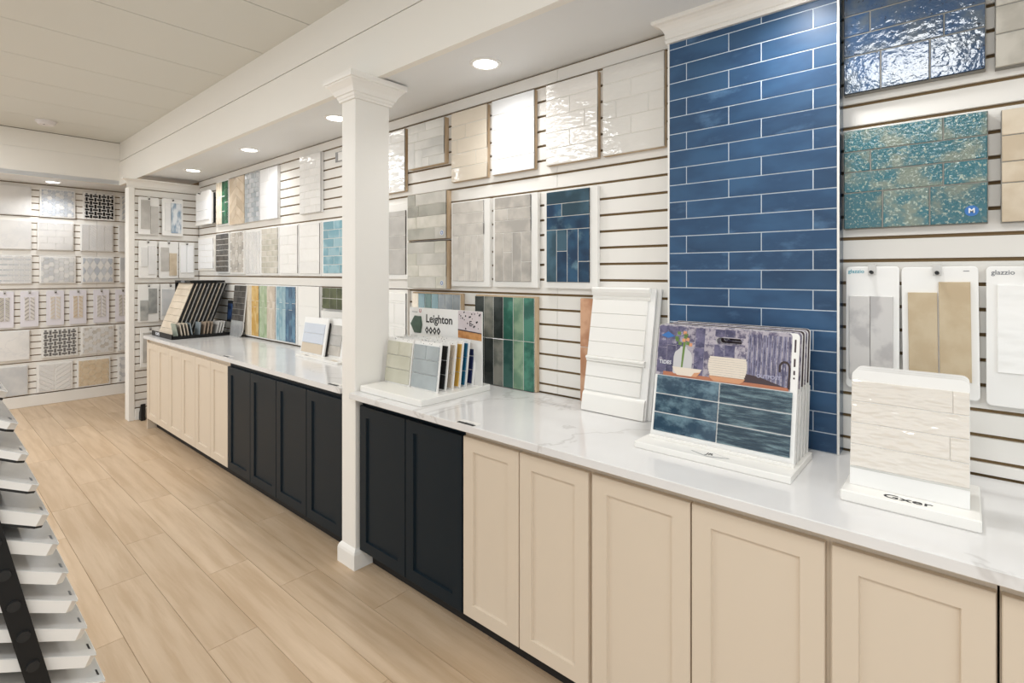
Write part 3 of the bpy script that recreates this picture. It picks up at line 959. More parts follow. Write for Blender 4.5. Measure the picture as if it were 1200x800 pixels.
# second row
brk = lambda n, c: [(1, ([k / c for k in range(1, c)] if r % 2 == 0 else [(k + .5) / c for k in range(0, c)])) for r in range(n)]
fm = (.014, .014, .014, .008)
board('white brick board in the far corner of the second row', -6.45, -5.98, 1.55, 1.916, bricks(.47, .366, brk(5, 1), 'gwhite2', .004, (.02, .02, .02, .02)), back='trim', th=.016)
board('charcoal brick board in the second row near the far corner', -5.92, -5.583, 1.521, 1.934, bricks(.337, .413, brk(7, 2), 'st_dgrey', .005, fm), back='white', th=.018)
t = board('embossed pale grey board in the second row', -5.554, -5.22, 1.514, 1.931, [], back='white', th=.018)
mos(t, lambda W, H: p_hex(W, H, .05, lambda i, j: (i + j) % 2), (.014, .014, .32, .41), ['zel', 'zelg'], .018, .003)
t = board('plain white herringbone board in the second row', -5.192, -4.847, 1.501, 1.923, [], back='white', th=.018)
mos(t, lambda W, H: p_chevron(W, H, .08, .035, .06, lambda i, j: 0), (.014, .014, .331, .41), ['marble'], .018, .002)
board('pale beige brick board in the second row', -4.839, -4.501, 1.507, 1.931, bricks(.338, .424, brk(8, 3), 'sagel', .004, fm), back='white', th=.018)
board('white wavy glazed brick board in the second row, left of its twin', -4.490, -4.142, 1.505, 1.929, bricks(.348, .424, brk(5, 1), 'gwhite', .004, fm), back='white', th=.018)
board('white wavy glazed long tile board in the second row, next to the light blue one', -4.136, -3.787, 1.502, 1.924, bricks(.349, .422, five(([], [], [], [])), 'gwhite', .004, fm), back='white', th=.018)
board('light blue glazed brick board in the second row beside the column', -3.772, -3.432, 1.501, 1.922, bricks(.34, .421, brk(6, 2), 'st_aqua', .005, (.03, .006, .02, .004)), back='white', th=.018)
# third row
s2 = {i: [.3 if i % 2 else .42] for i in range(9)}
def two(a, na, b, nb):
    return [a] * (2 * na) + [b] * (2 * nb)
board('cream and gold upright strip board standing at the far worktop', -5.183, -4.875, 0.932, 1.415, strips(.308, .483, 6, two('st_cream', 3, 'st_gold', 3), s2, .003, (.006, .006, .01, .008)), back='white', th=.022, group=None)
board('light green and beige upright strip board at the far worktop', -4.872, -4.545, 0.93, 1.417, strips(.327, .487, 6, two('st_lgreen', 3, 'st_beige', 3), s2, .003, (.006, .006, .01, .008)), back='white', th=.022, group=None)
board('pale and mid blue upright strip board at the far worktop', -4.54, -4.163, 0.932, 1.417, strips(.377, .485, 6, two('st_lblue', 3, 'st_mblue', 3), s2, .003, (.014, .02, .01, .008)), back='white', th=.022, group=None)
board('plain white tall tile board left of the olive green one', -4.143, -3.803, 0.93, 1.416, bricks(.34, .486, five(([], [], [])), 'whiteg', .002), back='white', th=.018)
board('olive green glazed tile board beside the column', -3.753, -3.43, 1.25, 1.413, bricks(.323, .163, five(([.33, .66], [.33, .66])), 'st_olive', .004, (.006, .004, .002, .002)), back='groutg', th=.022)
board('white board under the olive green tiles beside the column', -3.78, -3.43, 0.935, 1.235, bricks(.35, .3, five(([], [])), 'whiteg', .002), back='white', th=.014)

# ---- hanging cards
HG = 'sample cards hung from hooks'


def hook(t, x, z, y, knob=True):
    bm = bmesh.new()
    add_box(bm, x - .011, x + .011, y - .003, y + .012, z - .004, z + .009)
    add_box(bm, x - .0105, x + .0105, y - .0045, y - .003, z - .026, z + .006)
    o = link('hook', mesh_from(bm, 'hook', 'chrome'), t)
    bm = bmesh.new()
    add_cyl(bm, (x, y - .004, z - .018), (x, y - .026, z - .016), .0055, .0055, 10)
    link('hook_tip', mesh_from(bm, 'hook_tip', 'blackm'), o)


def card(label, a0, a1, z0, z1, tiles, wall='x', plane=-0.018, m='white', r=.012, roll=0.0, th=.008, hk=True, corners='tltrblbr', hx=0.0, name='sample_card'):
    w, h = a1 - a0, z1 - z0
    if wall == 'x':
        t = thing(name, label, 'tile sample', ((a0 + a1) / 2, plane, z0), (0, roll, 0), HG)
    else:
        t = thing(name, label, 'tile sample', (wall + .014, (a0 + a1) / 2, z0), (0, 0, PI / 2), HG)
    t['w'] = w
    poly_part('card', rounded(-w / 2, 0, w / 2, h, r, corners), m, t, 0, th, .001)
    for x0, b, x1, tz, mm in tiles:
        rect_tile('tile', x0 - w / 2, b, x1 - w / 2, tz, mm, t, -th, .008, .001)
    if hk:
        hook(t, hx, h - .002, -th)
    return t


t = card('white hanging card with two grey stone strips, nearest the blue panel', -.306, -.160, 1.138, 1.546, [(.010, .03, .068, .31, 'rockgr'), (.0695, .03, .130, .31, 'rockgr')], hx=0.0)
text('print_logo', 'glazzio', .017, 'teal_ink', t, (-.044, -.0083, .392), bold=.0002)
box('print_mark', -.006, .004, -.0086, -.008, .385, .399, 'inkg', t)
t = card('white hanging card with two tan tiles, second from the blue panel', -.150, .034, 1.142, 1.544, [(.016, .05, .088, .322, 'tan'), (.092, .053, .166, .355, 'tan')], roll=-.012, hx=-.003)
box('print_line', .058, .072, -.0086, -.008, .387, .389, 'inkg', t)
t = card('white hanging card with an off-white rippled tile at the right edge', .047, .235, 1.135, 1.544, [(.024, .10, .092, .355, 'gwhite'), (.096, .06, .165, .355, 'gcream')], hx=0.0)
text('print_logo', 'glazzio', .019, 'inkg', t, (-.058, -.0083, .391), bold=.0002)

t = card('stack of white hanging cards by the inner corner, top row', -6.39, -5.945, 2.04, 2.40, [(.04, .05, .40, .15, 'gwhite2'), (.04, .155, .40, .255, 'gwhite2')], r=.05, corners='tltr', hx=-.08, plane=-.05, th=.012)
for k in range(2):
    box('card_behind', .2225 - .42, .2225 + .012 * k, .004 + .016 * k, .010 + .016 * k, .012, .33, 'blackm' if k == 1 else 'white', t)

# partition cards (facing +x)
card('card with two warm grey strips, top left on the partition', -.571, -.389, 1.926, 2.318, [(.02, .06, .10, .36, 'greytile'), (.104, .01, .175, .30, 'greytile')], XP, th=.014)
card('card with a blue watercolour tile on the partition', -.362, -.169, 1.924, 2.322, [(.02, .05, .075, .35, 'marble'), (.079, .03, .175, .35, 'watercolor')], XP, th=.03)
card('white card with two pale strips, left of the partition second row', -.568, -.408, 1.470, 1.863, [(.018, .12, .076, .32, 'marble'), (.08, .04, .145, .34, 'marble')], XP, th=.014)
card('card with beige and grey strips, centre of the partition second row', -.389, -.210, 1.467, 1.862, [(.016, .08, .09, .33, 'greytile'), (.094, .03, .165, .27, 'stoneb')], XP, th=.014)
card('white ribbed card, right of the partition second row', -.202, -.052, 1.468, 1.858, [(.012, .06, .07, .36, 'gwhite2'), (.074, .06, .135, .36, 'gwhite2')], XP, th=.014)
card('card with cloudy concrete tiles on the partition third row', -.574, -.389, 1.010, 1.405, [(.016, .02, .085, .23, 'concrete'), (.09, .09, .165, .35, 'concrete')], XP, th=.014)
card('pale grey card behind the black rack on the partition', -.377, -.19, 1.02, 1.403, [(.016, .05, .17, .33, 'marbleg')], XP, th=.014)
card('grey card low on the partition beside the cream cabinet end', -.556, -.38, .54, .952, [(.02, .05, .08, .36, 'greytile'), (.084, .05, .16, .36, 'concrete')], XP, th=.014)

# ---- far wall boards
def fboard(label, y0, y1, z0, z1, back='white', plain=None):
    w, h = y1 - y0, z1 - z0
    tiles = [(.006, .006, w - .006, h - .006, plain)] if plain else []
    return board(label, y0, y1, z0, z1, tiles, back=back, th=.02, tth=.005, wall=XF)


def fmos(t, fn, mats, h, gap=.0016, mar=.014):
    mos(t, fn, (mar, mar, t['w'] - mar, h - mar), mats, .02, gap)


H1 = (2.174, 2.505)
fboard('plain white marble board, top row left on the far wall', -1.505, -1.217, *H1, plain='marble')
t = fboard('blue-grey hexagon mosaic board on the far wall top row', -1.146, -.828, *H1)
fmos(t, lambda W, H: p_hex(W, H, .024, lambda i, j: (i * 5 + j * 3 + i * j) % 3), ['hexb', 'hexg', 'hexw'], .331)
t = fboard('black and white basketweave board on the far wall', -.757, -.444, *H1)
fmos(t, lambda W, H: p_basket(W, H, .042), ['black_tile'], .331, .002)
t = fboard('blue-grey herringbone board, top row beside the partition post', -.388, -.08, *H1)
fmos(t, lambda W, H: p_chevron(W, H, .05, .022, .05, lambda i, j: j % 3), ['hexb', 'hexg', 'hexw'], .331)
H2 = (1.788, 2.118)
fboard('plain white marble board, second row left on the far wall', -1.505, -1.216, *H2, plain='marble')
t = fboard('white faint brick board, second row second on the far wall', -1.166, -.843, *H2)
fmos(t, lambda W, H: p_brick(W, H, .15, .075, lambda i, j: 0), ['marble'], .33, .001, .008)
t = fboard('white faint herringbone board, second row third on the far wall', -.780, -.457, *H2)
fmos(t, lambda W, H: p_chevron(W, H, .075, .03, .06, lambda i, j: 0), ['marble'], .33, .001, .008)
fboard('white marble board, second row beside the partition post', -.406, -.11, *H2, plain='marble')
H3 = (1.401, 1.721)
t = fboard('thin stacked marble strip board, third row left on the far wall', -1.505, -1.213, *H3)
fmos(t, lambda W, H: p_brick(W, H, .09, .02, lambda i, j: (i * 3 + j * 7) % 3 % 2), ['marble', 'marbleg'], .32, .001, .006)
t = fboard('pale grey hexagon board, third row second on the far wall', -1.149, -.824, *H3)
fmos(t, lambda W, H: p_hex(W, H, .03, lambda i, j: (i + 2 * j) % 3), ['marbleg', 'hexw', 'marbleg'], .32)
t = fboard('white and grey diamond lozenge board on the far wall', -.772, -.453, *H3)
fmos(t, lambda W, H: p_diamond(W, H, .068, .135, lambda i, j: 0 if (j % 2) else (1 if i % 2 else 2)), ['hexw', 'hexg', 'hexb'], .32)
fboard('pale marble board, third row beside the partition post', -.393, -.11, *H3, plain='marbleg')
H5 = (.540, .876)
fboard('cream veined marble board, fifth row left on the far wall', -1.505, -1.229, *H5, plain='marble')
t = fboard('dark grey basketweave board low on the far wall', -1.131, -.804, *H5)
fmos(t, lambda W, H: p_basket(W, H, .042), ['dgrey_tile'], .336, .002)
t = fboard('pale beige arabesque board, fifth row on the far wall', -.776, -.453, *H5)
fmos(t, lambda W, H: p_hex(W, H, .026, lambda i, j: (i + j * 2) % 3 % 2), ['marble', 'zel'], .336)
t = fboard('grey diamond herringbone board, fifth row beside the post', -.414, -.11, *H5)
fmos(t, lambda W, H: p_diamond(W, H, .05, .07, lambda i, j: (i + j) % 2), ['marbleg', 'hexw'], .336)
H6 = (.145, .478)
fboard('light grey marble board, bottom row left on the far wall', -1.505, -1.245, *H6, plain='marbleg')
t = fboard('large white chevron board in the bottom row of the far wall', -1.173, -.852, *H6)
fmos(t, lambda W, H: p_chevron(W, H, .146, .05, -.10, lambda i, j: j % 2), ['marble', 'hexw'], .333)
t = fboard('sand beige hexagon board in the bottom row of the far wall', -.811, -.488, *H6)
fmos(t, lambda W, H: p_hex(W, H, .042, lambda i, j: 0), ['beigehex'], .333, .001)
t = fboard('pale hexagon board in the bottom row beside the post', -.414, -.11, *H6)
fmos(t, lambda W, H: p_hex(W, H, .03, lambda i, j: (i + j) % 2), ['marbleg', 'hexw'], .333)
# fourth row: six hanging cards
for k, (a, b, m, m2, nm) in enumerate(((-1.512, -1.362, 'sagel', 'zelg', 'cut by the left edge, pale herringbone'), (-1.309, -1.155, 'zelg', 'gpearl', 'second from the left, greige herringbone'),
                               (-1.088, -.930, 'gcream', 'gpearl', 'third from the left, cream herringbone'), (-.882, -.722, 'beigehex', 'gcream', 'fourth from the left, golden beige herringbone'),
                               (-.656, -.501, 'zel', 'gpearl', 'fifth from the left, pale herringbone'), (-.439, -.285, 'sagel', 'gpearl', 'beside the partition post, white herringbone'))):
    t = card('lavender white hanging card ' + nm, a, b, .912, 1.316, [], XF, m='lav', th=.006)
    w = t['w']
    mos(t, lambda W, H: p_chevron(W, H, W / 2, .022, .04, lambda i, j: j % 2), (.03, .07, w - .03, .34), [m, m2], .006, .0022)

# ------------------------------------------------------------------ display: Leighton
def leighton():
    z = 0.914
    t = thing('sample_display', 'white countertop tile display with Leighton header beside the column', 'display stand', (-2.11, -.37, z))
    L = lambda x, y: (x + 2.11, y + .37)
    bm = bmesh.new()
    add_box(bm, -.245, .245, -.225, .235, 0.0, .032, 0, .003)
    link('base', mesh_from(bm, 'base', 'whiteg'), t)
    # header panel
    hy = .17
    box('header_panel', -.343, .245, hy, hy + .008, .0325, .412, 'white', t)
    hb = box('header_print', .070, .245, hy - .0008, hy - .0002, .265, .411, 'photo_pink', t)
    rn = random.Random(3)
    bm = bmesh.new()
    for i in range(26):
        x, zz, s = rn.uniform(.08, .24), rn.uniform(.315, .405), rn.uniform(.002, .0045)
        add_box(bm, x - s, x + s, hy - .0014, hy - .0008, zz - s, zz + s)
    o = link('print_speckle', mesh_from(bm, 'print_speckle', 'ink'), t)
    o['kind'] = 'stuff'
    poly_part('print_shelf', [(.07, .268), (.245, .262), (.245, .300), (.07, .31)], 'photo_wood', t, hy - .0008, .0006, 0)
    poly_part('print_shelf_edge', [(.07, .306), (.245, .297), (.245, .302), (.07, .313)], 'print_shadow', t, hy - .0012, .0006, 0)
    text('print_symbol', 'E', .04, 'ink', t, (.165, hy - .0012, .345), bold=.0004)
    text('print_word', 'Leighton', .064, 'ink', t, (-.085, hy - .0008, .352), bold=.0011)
    for k in range(4):
        x = -.187 + .033 * k
        poly_part('print_diamond', [(x - .016, .288), (x, .266), (x + .016, .288), (x, .310)], 'ink', t, hy - .0002, .0006, 0)
        poly_part('print_diamond_centre', [(x - .006, .288), (x, .279), (x + .006, .288), (x, .297)], 'white', t, hy - .0008, .0004, 0)
    poly_part('hexagon_tile', [(-.328, .318), (-.292 + .0, .365), (-.238, .363), (-.228, .315), (-.240, .268), (-.294, .268)], 'hexgreen', t, hy, .007, .001)
    text('print_logo', 'U', .026, 'red_ink', t, (-.246, hy - .0004, .393), bold=.0006)
    box('print_line', -.32, -.27, hy - .0006, hy - .0001, .385, .388, 'inkg', t)
    # cards
    ys = [-.455 + .37, -.403 + .37, -.356 + .37, -.309 + .37, -.266 + .37, -.216 + .37]
    cols_r = ['lei2', 'lei_black', 'lei_taupe', 'lei_gold', 'lei_teal', 'lei_navy']
    names_r = ['blue-grey', 'black', 'taupe', 'gold', 'teal', 'navy blue']
    cols_l = ['lei1', 'lei_taupe', 'lei1', 'lei2', 'lei_gold', 'lei1']
    names_l = ['pale sage', 'taupe', 'pale sage', 'blue-grey', 'gold', 'pale sage']
    for c, (x0, x1, cols, nms) in enumerate(((-2.340, -2.127, cols_l, names_l), (-2.118, -1.915, cols_r, names_r))):
        for k in range(6):
            pos = ('front', 'second', 'third', 'fourth', 'fifth', 'rearmost')[k]
            side = 'left' if c == 0 else 'right'
            s = thing('sample_card', f'{nms[k]} tile sample card, {pos} in the {side} stack of the Leighton display', 'tile sample',
                      ((x0 + x1) / 2, ys[k] - .37, z + .0325), (-.12, 0, 0), 'sample cards in the Leighton display')
            w = x1 - x0
            box('card', -w / 2, w / 2, 0, .007, 0, .238, 'white', s)
            g = .0015
            for a, b, cc, d in ((0, .15, .5, .22), (.5, .15, 1, .22), (0, .08, 1, .148), (0, .008, 1, .078)):
                rect_tile('tile', -w / 2 + .004 + a * (w - .012) + g / 2, b, -w / 2 + .004 + cc * (w - .012) - g / 2, d - .001, cols[k], s, 0, .006, .001)
            bm = bmesh.new()
            rn = random.Random(k + 10 * c)
            for i in range(7):
                x, zz, q = rn.uniform(-w / 2 + .01, w / 2 - .01), rn.uniform(.224, .235), rn.uniform(.0008, .0022)
                add_box(bm, x - q, x + q, -.0006, 0, zz - q * .7, zz + q * .7)
            o = link('print_speckle', mesh_from(bm, 'print_speckle', 'ink'), s)
            o['kind'] = 'stuff'
leighton()

# ------------------------------------------------------------------ leaning white moulded board
def wainscot():
    lean = -math.atan2(.105, .547)
    for k, (dx, dy) in enumerate(((0, 0), (.014, .020))):
        w, h = .306, .552
        t = thing('tile_board', ('white moulded wainscot tile board leaning on the wall, in front of its twin', 'second white board leaning just behind the moulded wainscot board')[k], 'tile sample',
                  (-1.143 + dx, -.139 + dy, .915), (lean, 0, 0), 'white boards leaning by the blue panel')
        box('backing', -w / 2, w / 2, 0, .012, 0, h, 'white', t, .001)
        if k: continue
        ww = w - .03
        zt = h
        bm = bmesh.new()
        prof = [(0, h - .055), (-.006, h - .054), (-.008, h - .046), (-.006, h - .04), (-.012, h - .034), (-.020, h - .022), (-.024, h - .008), (-.018, h), (0, h)]
        def rail(name, prof, x0, x1):
            bm = bmesh.new()
            A = [bm.verts.new((x0, y, z)) for y, z in prof]; B = [bm.verts.new((x1, y, z)) for y, z in prof]
            for i in range(len(prof) - 1):
                bm.faces.new((A[i], A[i + 1], B[i + 1], B[i]))
            bm.faces.new(A); bm.faces.new(B)
            link(name, mesh_from(bm, name, 'whiteg'), t)
        rail('cap_moulding', prof, -w / 2, w / 2 - .02)
        rows = [(.497, .435), (.433, .371), (.369, .307), (.305, .243)]
        for a, b in rows:
            rect_tile('tile', -w / 2 + .0005, b - .0005, -w / 2 + ww - .0005, a + .0005, 'whiteg', t, 0, .007, .0016)
        zz = .215
        rail('chair_rail', [(0, zz), (-.008, zz + .003), (-.010, zz + .010), (-.018, zz + .016), (-.018, zz + .022), (-.008, zz + .027), (0, zz + .028)], -w / 2, w / 2 - .02)
        for a, b in ((.214, .152), (.150, .090)):
            rect_tile('tile', -w / 2 + .001, b, -w / 2 + ww - .001, a, 'whiteg', t, 0, .007, .002)
        rail('base_moulding', [(0, 0), (-.012, 0), (-.012, .07), (-.009, .078), (-.004, .085), (0, .086)], -w / 2, w / 2 - .005)
wainscot()

# ------------------------------------------------------------------ display: violet print and deep sea tiles
def plate_with_slot(bm, x0, z0, x1, z1, r, slot, y0, th, mi=0):
    """rounded plate with a hand slot cut right through"""
    outer = rounded(x0, z0, x1, z1, r, 'tltr')
    cx0, cx1, cz, sr = slot
    n = 8
    inner = [(cx1 + sr * math.cos(-PI / 2 + PI * i / n), cz + sr * math.sin(-PI / 2 + PI * i / n)) for i in range(n + 1)]
    inner += [(cx0 + sr * math.cos(PI / 2 + PI * i / n), cz + sr * math.sin(PI / 2 + PI * i / n)) for i in range(n + 1)]
    loops = []
    for y in (y0, y0 - th):
        vs = []
        es = []
        for P in (outer, inner):
            V = [bm.verts.new((x, y, z)) for x, z in P]
            E = [bm.edges.new((V[i], V[(i + 1) % len(V)])) for i in range(len(V))]
            vs.append(V); es += E
        bmesh.ops.triangle_fill(bm, use_beauty=True, use_dissolve=False, edges=es)
        loops.append(vs)
    for k in range(2):
        A, B = loops[0][k], loops[1][k]
        for i in range(len(A)):
            j = (i + 1) % len(A)
            bm.faces.new((A[i], A[j], B[j], B[i]))
    for f in bm.faces:
        f.material_index = mi


def tides():
    z = .914
    t = thing('sample_display', 'white countertop stand holding the violet print and blue tile boards', 'display stand', (-.625, -.30, z))
    bm = bmesh.new()
    add_box(bm, -.252, .245, -.148, .13, 0, .022, 0, .002)
    add_box(bm, -.236, .236, -.07, -.062, .022, .032, 0, .001)
    link('base', mesh_from(bm, 'base', 'whiteg'), t)
    e = poly_part('emblem', [(-.062, 0), (0, .024), (.062, 0), (0, -.024)], 'inkg', t, 0, .0004, 0)
    e.rotation_euler = (-PI / 2, 0, 0); e.location = (.0, -.113, .0221)
    e2 = poly_part('emblem_centre', [(-.056, 0), (0, .0215), (.056, 0), (0, -.0215)], 'whiteg', t, 0, .0004, 0)
    e2.rotation_euler = (-PI / 2, 0, 0); e2.location = (.0, -.113, .0226)
    text('emblem_letters', 'JR', .026, 'ink', t, (0, -.113, .0232), (0, 0, 0), bold=.0004)
    w, h = .468, .405
    slot = (-.012, .052, .362, .011)
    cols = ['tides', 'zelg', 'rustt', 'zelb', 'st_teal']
    for k in range(5):
        pos = ('front', 'second', 'third', 'fourth', 'rearmost')[k]
        lab = 'violet printed sample board with six deep blue tiles, front of the stand' if k == 0 else f'white edged sample board, {pos} in the stand of blue tiles'
        s = thing('sample_board', lab, 'tile sample', (-.626, -.358 + .042 * k, z + .0225), (-math.atan2(.075, .39) + .012 * k, 0, 0), 'boards in the violet print stand')
        bm = bmesh.new()
        plate_with_slot(bm, -w / 2, 0, w / 2, h, .012, slot, .010, .010)
        link('card', mesh_from(bm, 'card', 'white'), s)
        box('lower_block', -w / 2, w / 2, .0102, .024, 0, .218, 'white', s, .001)
        if k:
            # printed top and tiles of the boards behind
            bm2 = bmesh.new()
            plate_with_slot(bm2, -w / 2 + .001, .226, w / 2 - .001, h - .001, .011, slot, 0.0, .0008)
            link('print', mesh_from(bm2, 'print', ('print_shadow', 'purpl')[k % 2]), s)
            for a, b in ((-w / 2 + .014, -.002), (.002, w / 2 - .014)):
                for q in range(3):
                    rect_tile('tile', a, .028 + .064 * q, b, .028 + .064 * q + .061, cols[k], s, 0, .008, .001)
            continue
        # tile field
        for q in range(3):
            rect_tile('tile', -w / 2 + .010, .0245 + .0665 * q, -.0025, .0245 + .0665 * q + .0625, 'tides', s, 0, .004, .0008)
            rb = []
            bm = bmesh.new()
            x0, x1, zb = .0025, w / 2 - .012, .0245 + .0665 * q
            n = 9
            for r in range(n):
                add_box(bm, x0, x1, -.004 - (.0015 if r % 2 else 0), 0, zb + .0625 * r / n, zb + .0625 * (r + 1) / n - .0003)
            me = mesh_from(bm, 'tile', 'tidesr')
            link('tile', me, s)['label'] = 'ribbed deep blue tile'
        # printed picture: violet wall tiles as flat print
        zb, zt = .2225, h - .001
        bmL = bmesh.new()
        plate_with_slot(bmL, -w / 2 + .001, zb, w / 2 - .020, zt, .011, slot, 0.0, .0008)
        pic = link('print', mesh_from(bmL, 'print', 'purpl'), s)
        pic['label'] = 'printed picture of violet tiles, vase and bowls'
        rn = random.Random(5)
        x = -w / 2 + .004
        kx = 0
        while x < .075:
            zc = zb + rn.uniform(.05, .13)
            xe = min(x + .034, .08)
            for a, b in ((zb + .01, zc - .0008), (zc + .0008, zt - .004)):
                if xe > slot[0] - .014 and x < slot[1] + .014:
                    for aa, bb in ((a, min(b, slot[2] - .014)), (max(a, slot[2] + .014), b)):
                        if bb - aa > .006: rect_tile('printed_tile', x, aa, xe - .0012, bb, ('purp', 'purpl')[kx % 3 == 2], pic, -.0008, .0004, .0001)
                else:
                    rect_tile('printed_tile', x, a, xe - .0012, b, ('purp', 'purpl')[kx % 4 == 3], pic, -.0008, .0004, .0001)
            x = xe; kx += 1
        bm = bmesh.new()
        nr = 34
        for q in range(nr):
            xa = .084 + (w / 2 - .022 - .084) * q / nr
            xb = .084 + (w / 2 - .022 - .084) * (q + .8) / nr
            add_box(bm, xa, xb, -.0012, -.0008, zb + .01, zt - .012, (0, 1, 0, 2)[q % 4])
        link('printed_ribs', mesh_from(bm, 'printed_ribs', ['purpr', 'purp', 'purpl']), pic)['kind'] = 'stuff'
        poly_part('printed_shelf', [(-w / 2 + .03, zb), (w / 2 - .024, zb), (w / 2 - .024, zb + .010), (-w / 2 + .03, zb + .014)], 'print_wood', pic, -.0012, .0003, 0)
        poly_part('printed_shade', [(.06, zb + .011), (.20, zb + .010), (.12, zb + .034), (.06, zb + .04)], 'print_shadow', pic, -.0012, .0003, 0)
        def vb(cx, z0, z1, pr, m, y):
            return poly_part('printed_vessel', [(cx - a, z0 + (z1 - z0) * q) for a, q in pr] + [(cx + a, z0 + (z1 - z0) * q) for a, q in reversed(pr)], m, pic, y, .0003, 0)
        vb(-.135, zb + .01, zb + .108, [(.03, 0), (.034, .05), (.034, .6), (.03, .78), (.013, .93), (.011, 1)], 'print_glass', -.0015)
        rn = random.Random(9)
        for q in range(11):
            cx, cz = -.135 + rn.uniform(-.028, .03), zb + rn.uniform(.112, .160)
            poly_part('printed_leaf', [(cx - .006, cz - .004), (cx + .006, cz - .006), (cx + .007, cz + .006), (cx - .005, cz + .007)], 'print_leaf' if q % 3 else 'print_flower', pic, -.0018, .0003, 0)
        poly_part('printed_stem', [(-.140, zb + .03), (-.134, zb + .03), (-.128, zb + .125), (-.137, zb + .125)], 'print_leaf', pic, -.0018, .0003, 0)
        vb(-.118, zb + .006, zb + .034, [(.034, 0), (.046, .5), (.054, 1)], 'print_cream', -.0021)
        poly_part('printed_vessel_base', [(-.10, zb + .006), (-.082, zb + .006), (-.068, zb + .024), (-.09, zb + .020)], 'print_tan', pic, -.0024, .0003, 0)
        for q in range(9):
            rr = .054 + .010 * math.sin(PI * (q + 1) / 11)
            poly_part('printed_plate', [(.020 - rr, zb + .018 + .0075 * q), (.020 + rr, zb + .018 + .0075 * q), (.020 + rr, zb + .0250 + .0075 * q), (.020 - rr, zb + .0250 + .0075 * q)], 'print_cream', pic, -.0021, .0003, 0)
        vb(.020, zb + .002, zb + .0195, [(.042, 0), (.054, .5), (.060, 1)], 'print_tan', -.0021)
        bm = bmesh.new()
        cxx, czz, r1, r2 = .196, zb + .072, .017, .011
        for i in range(10):
            a0, a1 = PI * i / 10, PI * (i + 1) / 10
            vs = [bm.verts.new((cxx + r * math.cos(a), -.0015, czz + r * math.sin(a) * 1.2)) for r, a in ((r1, a0), (r1, a1), (r2, a1), (r2, a0))]
            bm.faces.new(vs)
        for xx in ((cxx + r2, cxx + r1, zb + .006, czz), (cxx - r1, cxx - r2, czz - .016, czz)):
            bm.faces.new([bm.verts.new((a, -.0015, b)) for a, b in ((xx[0], xx[2]), (xx[1], xx[2]), (xx[1], xx[3]), (xx[0], xx[3]))])
        link('printed_tap', mesh_from(bm, 'printed_tap', 'print_bronze'), pic)
        text('print_word', 'TIDES', .018, 'inkw', pic, (-.199, -.0018, zb + .046), bold=.0002)
        text('print_word', 'OUTPOST', .016, 'inkp', pic, (.150, -.0018, zb + .036), bold=.0003)
        poly_part('print_emblem', [(-.222, zb + .143), (-.196, zb + .134), (-.170, zb + .143), (-.196, zb + .158)], 'blue_ink', pic, -.0012, .0004, 0)
        # side strip with small printed swatches
        for a, b in ((.345, .385), (.30, .325), (.275, .288), (.262, .267)):
            rect_tile('print_swatch', w / 2 - .013, a, w / 2 - .008, b, 'print_shadow', pic, 0, .0006, .0001)
tides()

# ------------------------------------------------------------------ display: ivory boards
def ivory():
    z = .914
    t = thing('sample_display', 'white countertop stand holding ivory rippled tile boards', 'display stand', (-.112, -.30, z))
    bm = bmesh.new()
    add_box(bm, -.143, .142, -.170, .10, 0, .030, 0, .003)
    link('base', mesh_from(bm, 'base', 'whiteg'), t)
    text('print_logo', 'Gxer', .036, 'ink', t, (.0, -.143, .0304), (0, 0, 0), bold=.0003, sx=1.35)
    w, h = .250, .312
    for k in range(6):
        pos = ('front', 'second', 'third', 'fourth', 'fifth', 'rearmost')[k]
        s = thing('sample_board', f'ivory rippled tile board, {pos} of the stack in the right hand stand', 'tile sample', (-.116, -.412 + .017 * k, z + .0305), (-.14 + .004 * k, 0, 0), 'ivory boards in the right hand stand')
        poly_part('card', rounded(-w / 2, 0, w / 2, h, .016, 'tltr'), ('white', 'rackboard')[k % 2], s, .006, .006, .0005)
        if k == 0 or k > 0:
            rows = [(.226, .283, [.87]), (.168, .225, []), (.110, .167, [.85]), (.050, .109, [])] if k == 0 else [(.11, .283, []), (.05, .109, [])]
            for b, a, js in rows:
                xs = [0] + js + [1]
                for u, v in zip(xs, xs[1:]):
                    rect_tile('tile', -w / 2 + u * w + .0006, b + .0006, -w / 2 + v * w - .0006, a - .0006, 'gcard', s, 0, .0028, .001)
            if k == 0:
                box('lower_strip', -w / 2, w / 2, -.002, 0, .045, .0485, 'marblem', s)
ivory()

# ------------------------------------------------------------------ small stand by the column
def small_stand():
    z = .914
    t = thing('sample_display', 'small white slab stand with leaning sample boards left of the column', 'display stand', (-3.42, -.16, z))
    bm = bmesh.new()
    add_box(bm, -.30, .28, -.10, .12, 0, .016, 0, .002)
    link('base', mesh_from(bm, 'base', 'whiteg'), t)
    box('print_label', -.20, -.15, -.085, -.070, .0162, .0166, 'inkg', t)
    box('print_label', .16, .24, -.085, -.066, .0162, .0166, 'sandt', t)
    for k, (x, y, lab) in enumerate(((-3.60, -.200, 'white framed pearl blue sample board leaning at the front of the small stand'), (-3.42, -.163, 'white edged greige sample board, second in the small stand'), (-3.26, -.126, 'pale sample board in the small stand, touching the column'))):
        s = thing('sample_board', lab, 'tile sample', (x, y, z + .0165), (-.16, 0, 0), 'boards leaning in the small stand')
        w, h = .34, .27
        box('card', -w / 2, w / 2, 0, .012, 0, h, 'white', s, .001)
        box('edge', w / 2, w / 2 + .004, .012, .024, .0, h - .03, 'blackm', s)
        m1 = 'pearlb' if k == 0 else 'greytile'
        for a, b, m in ((.155, .225, m1), (.083, .152, m1), (.012, .080, 'sandt' if k == 0 else 'zelg')):
            rect_tile('tile', -w / 2 + .02, a, w / 2 - .03, b, m, s, 0, .006, .001)
small_stand()

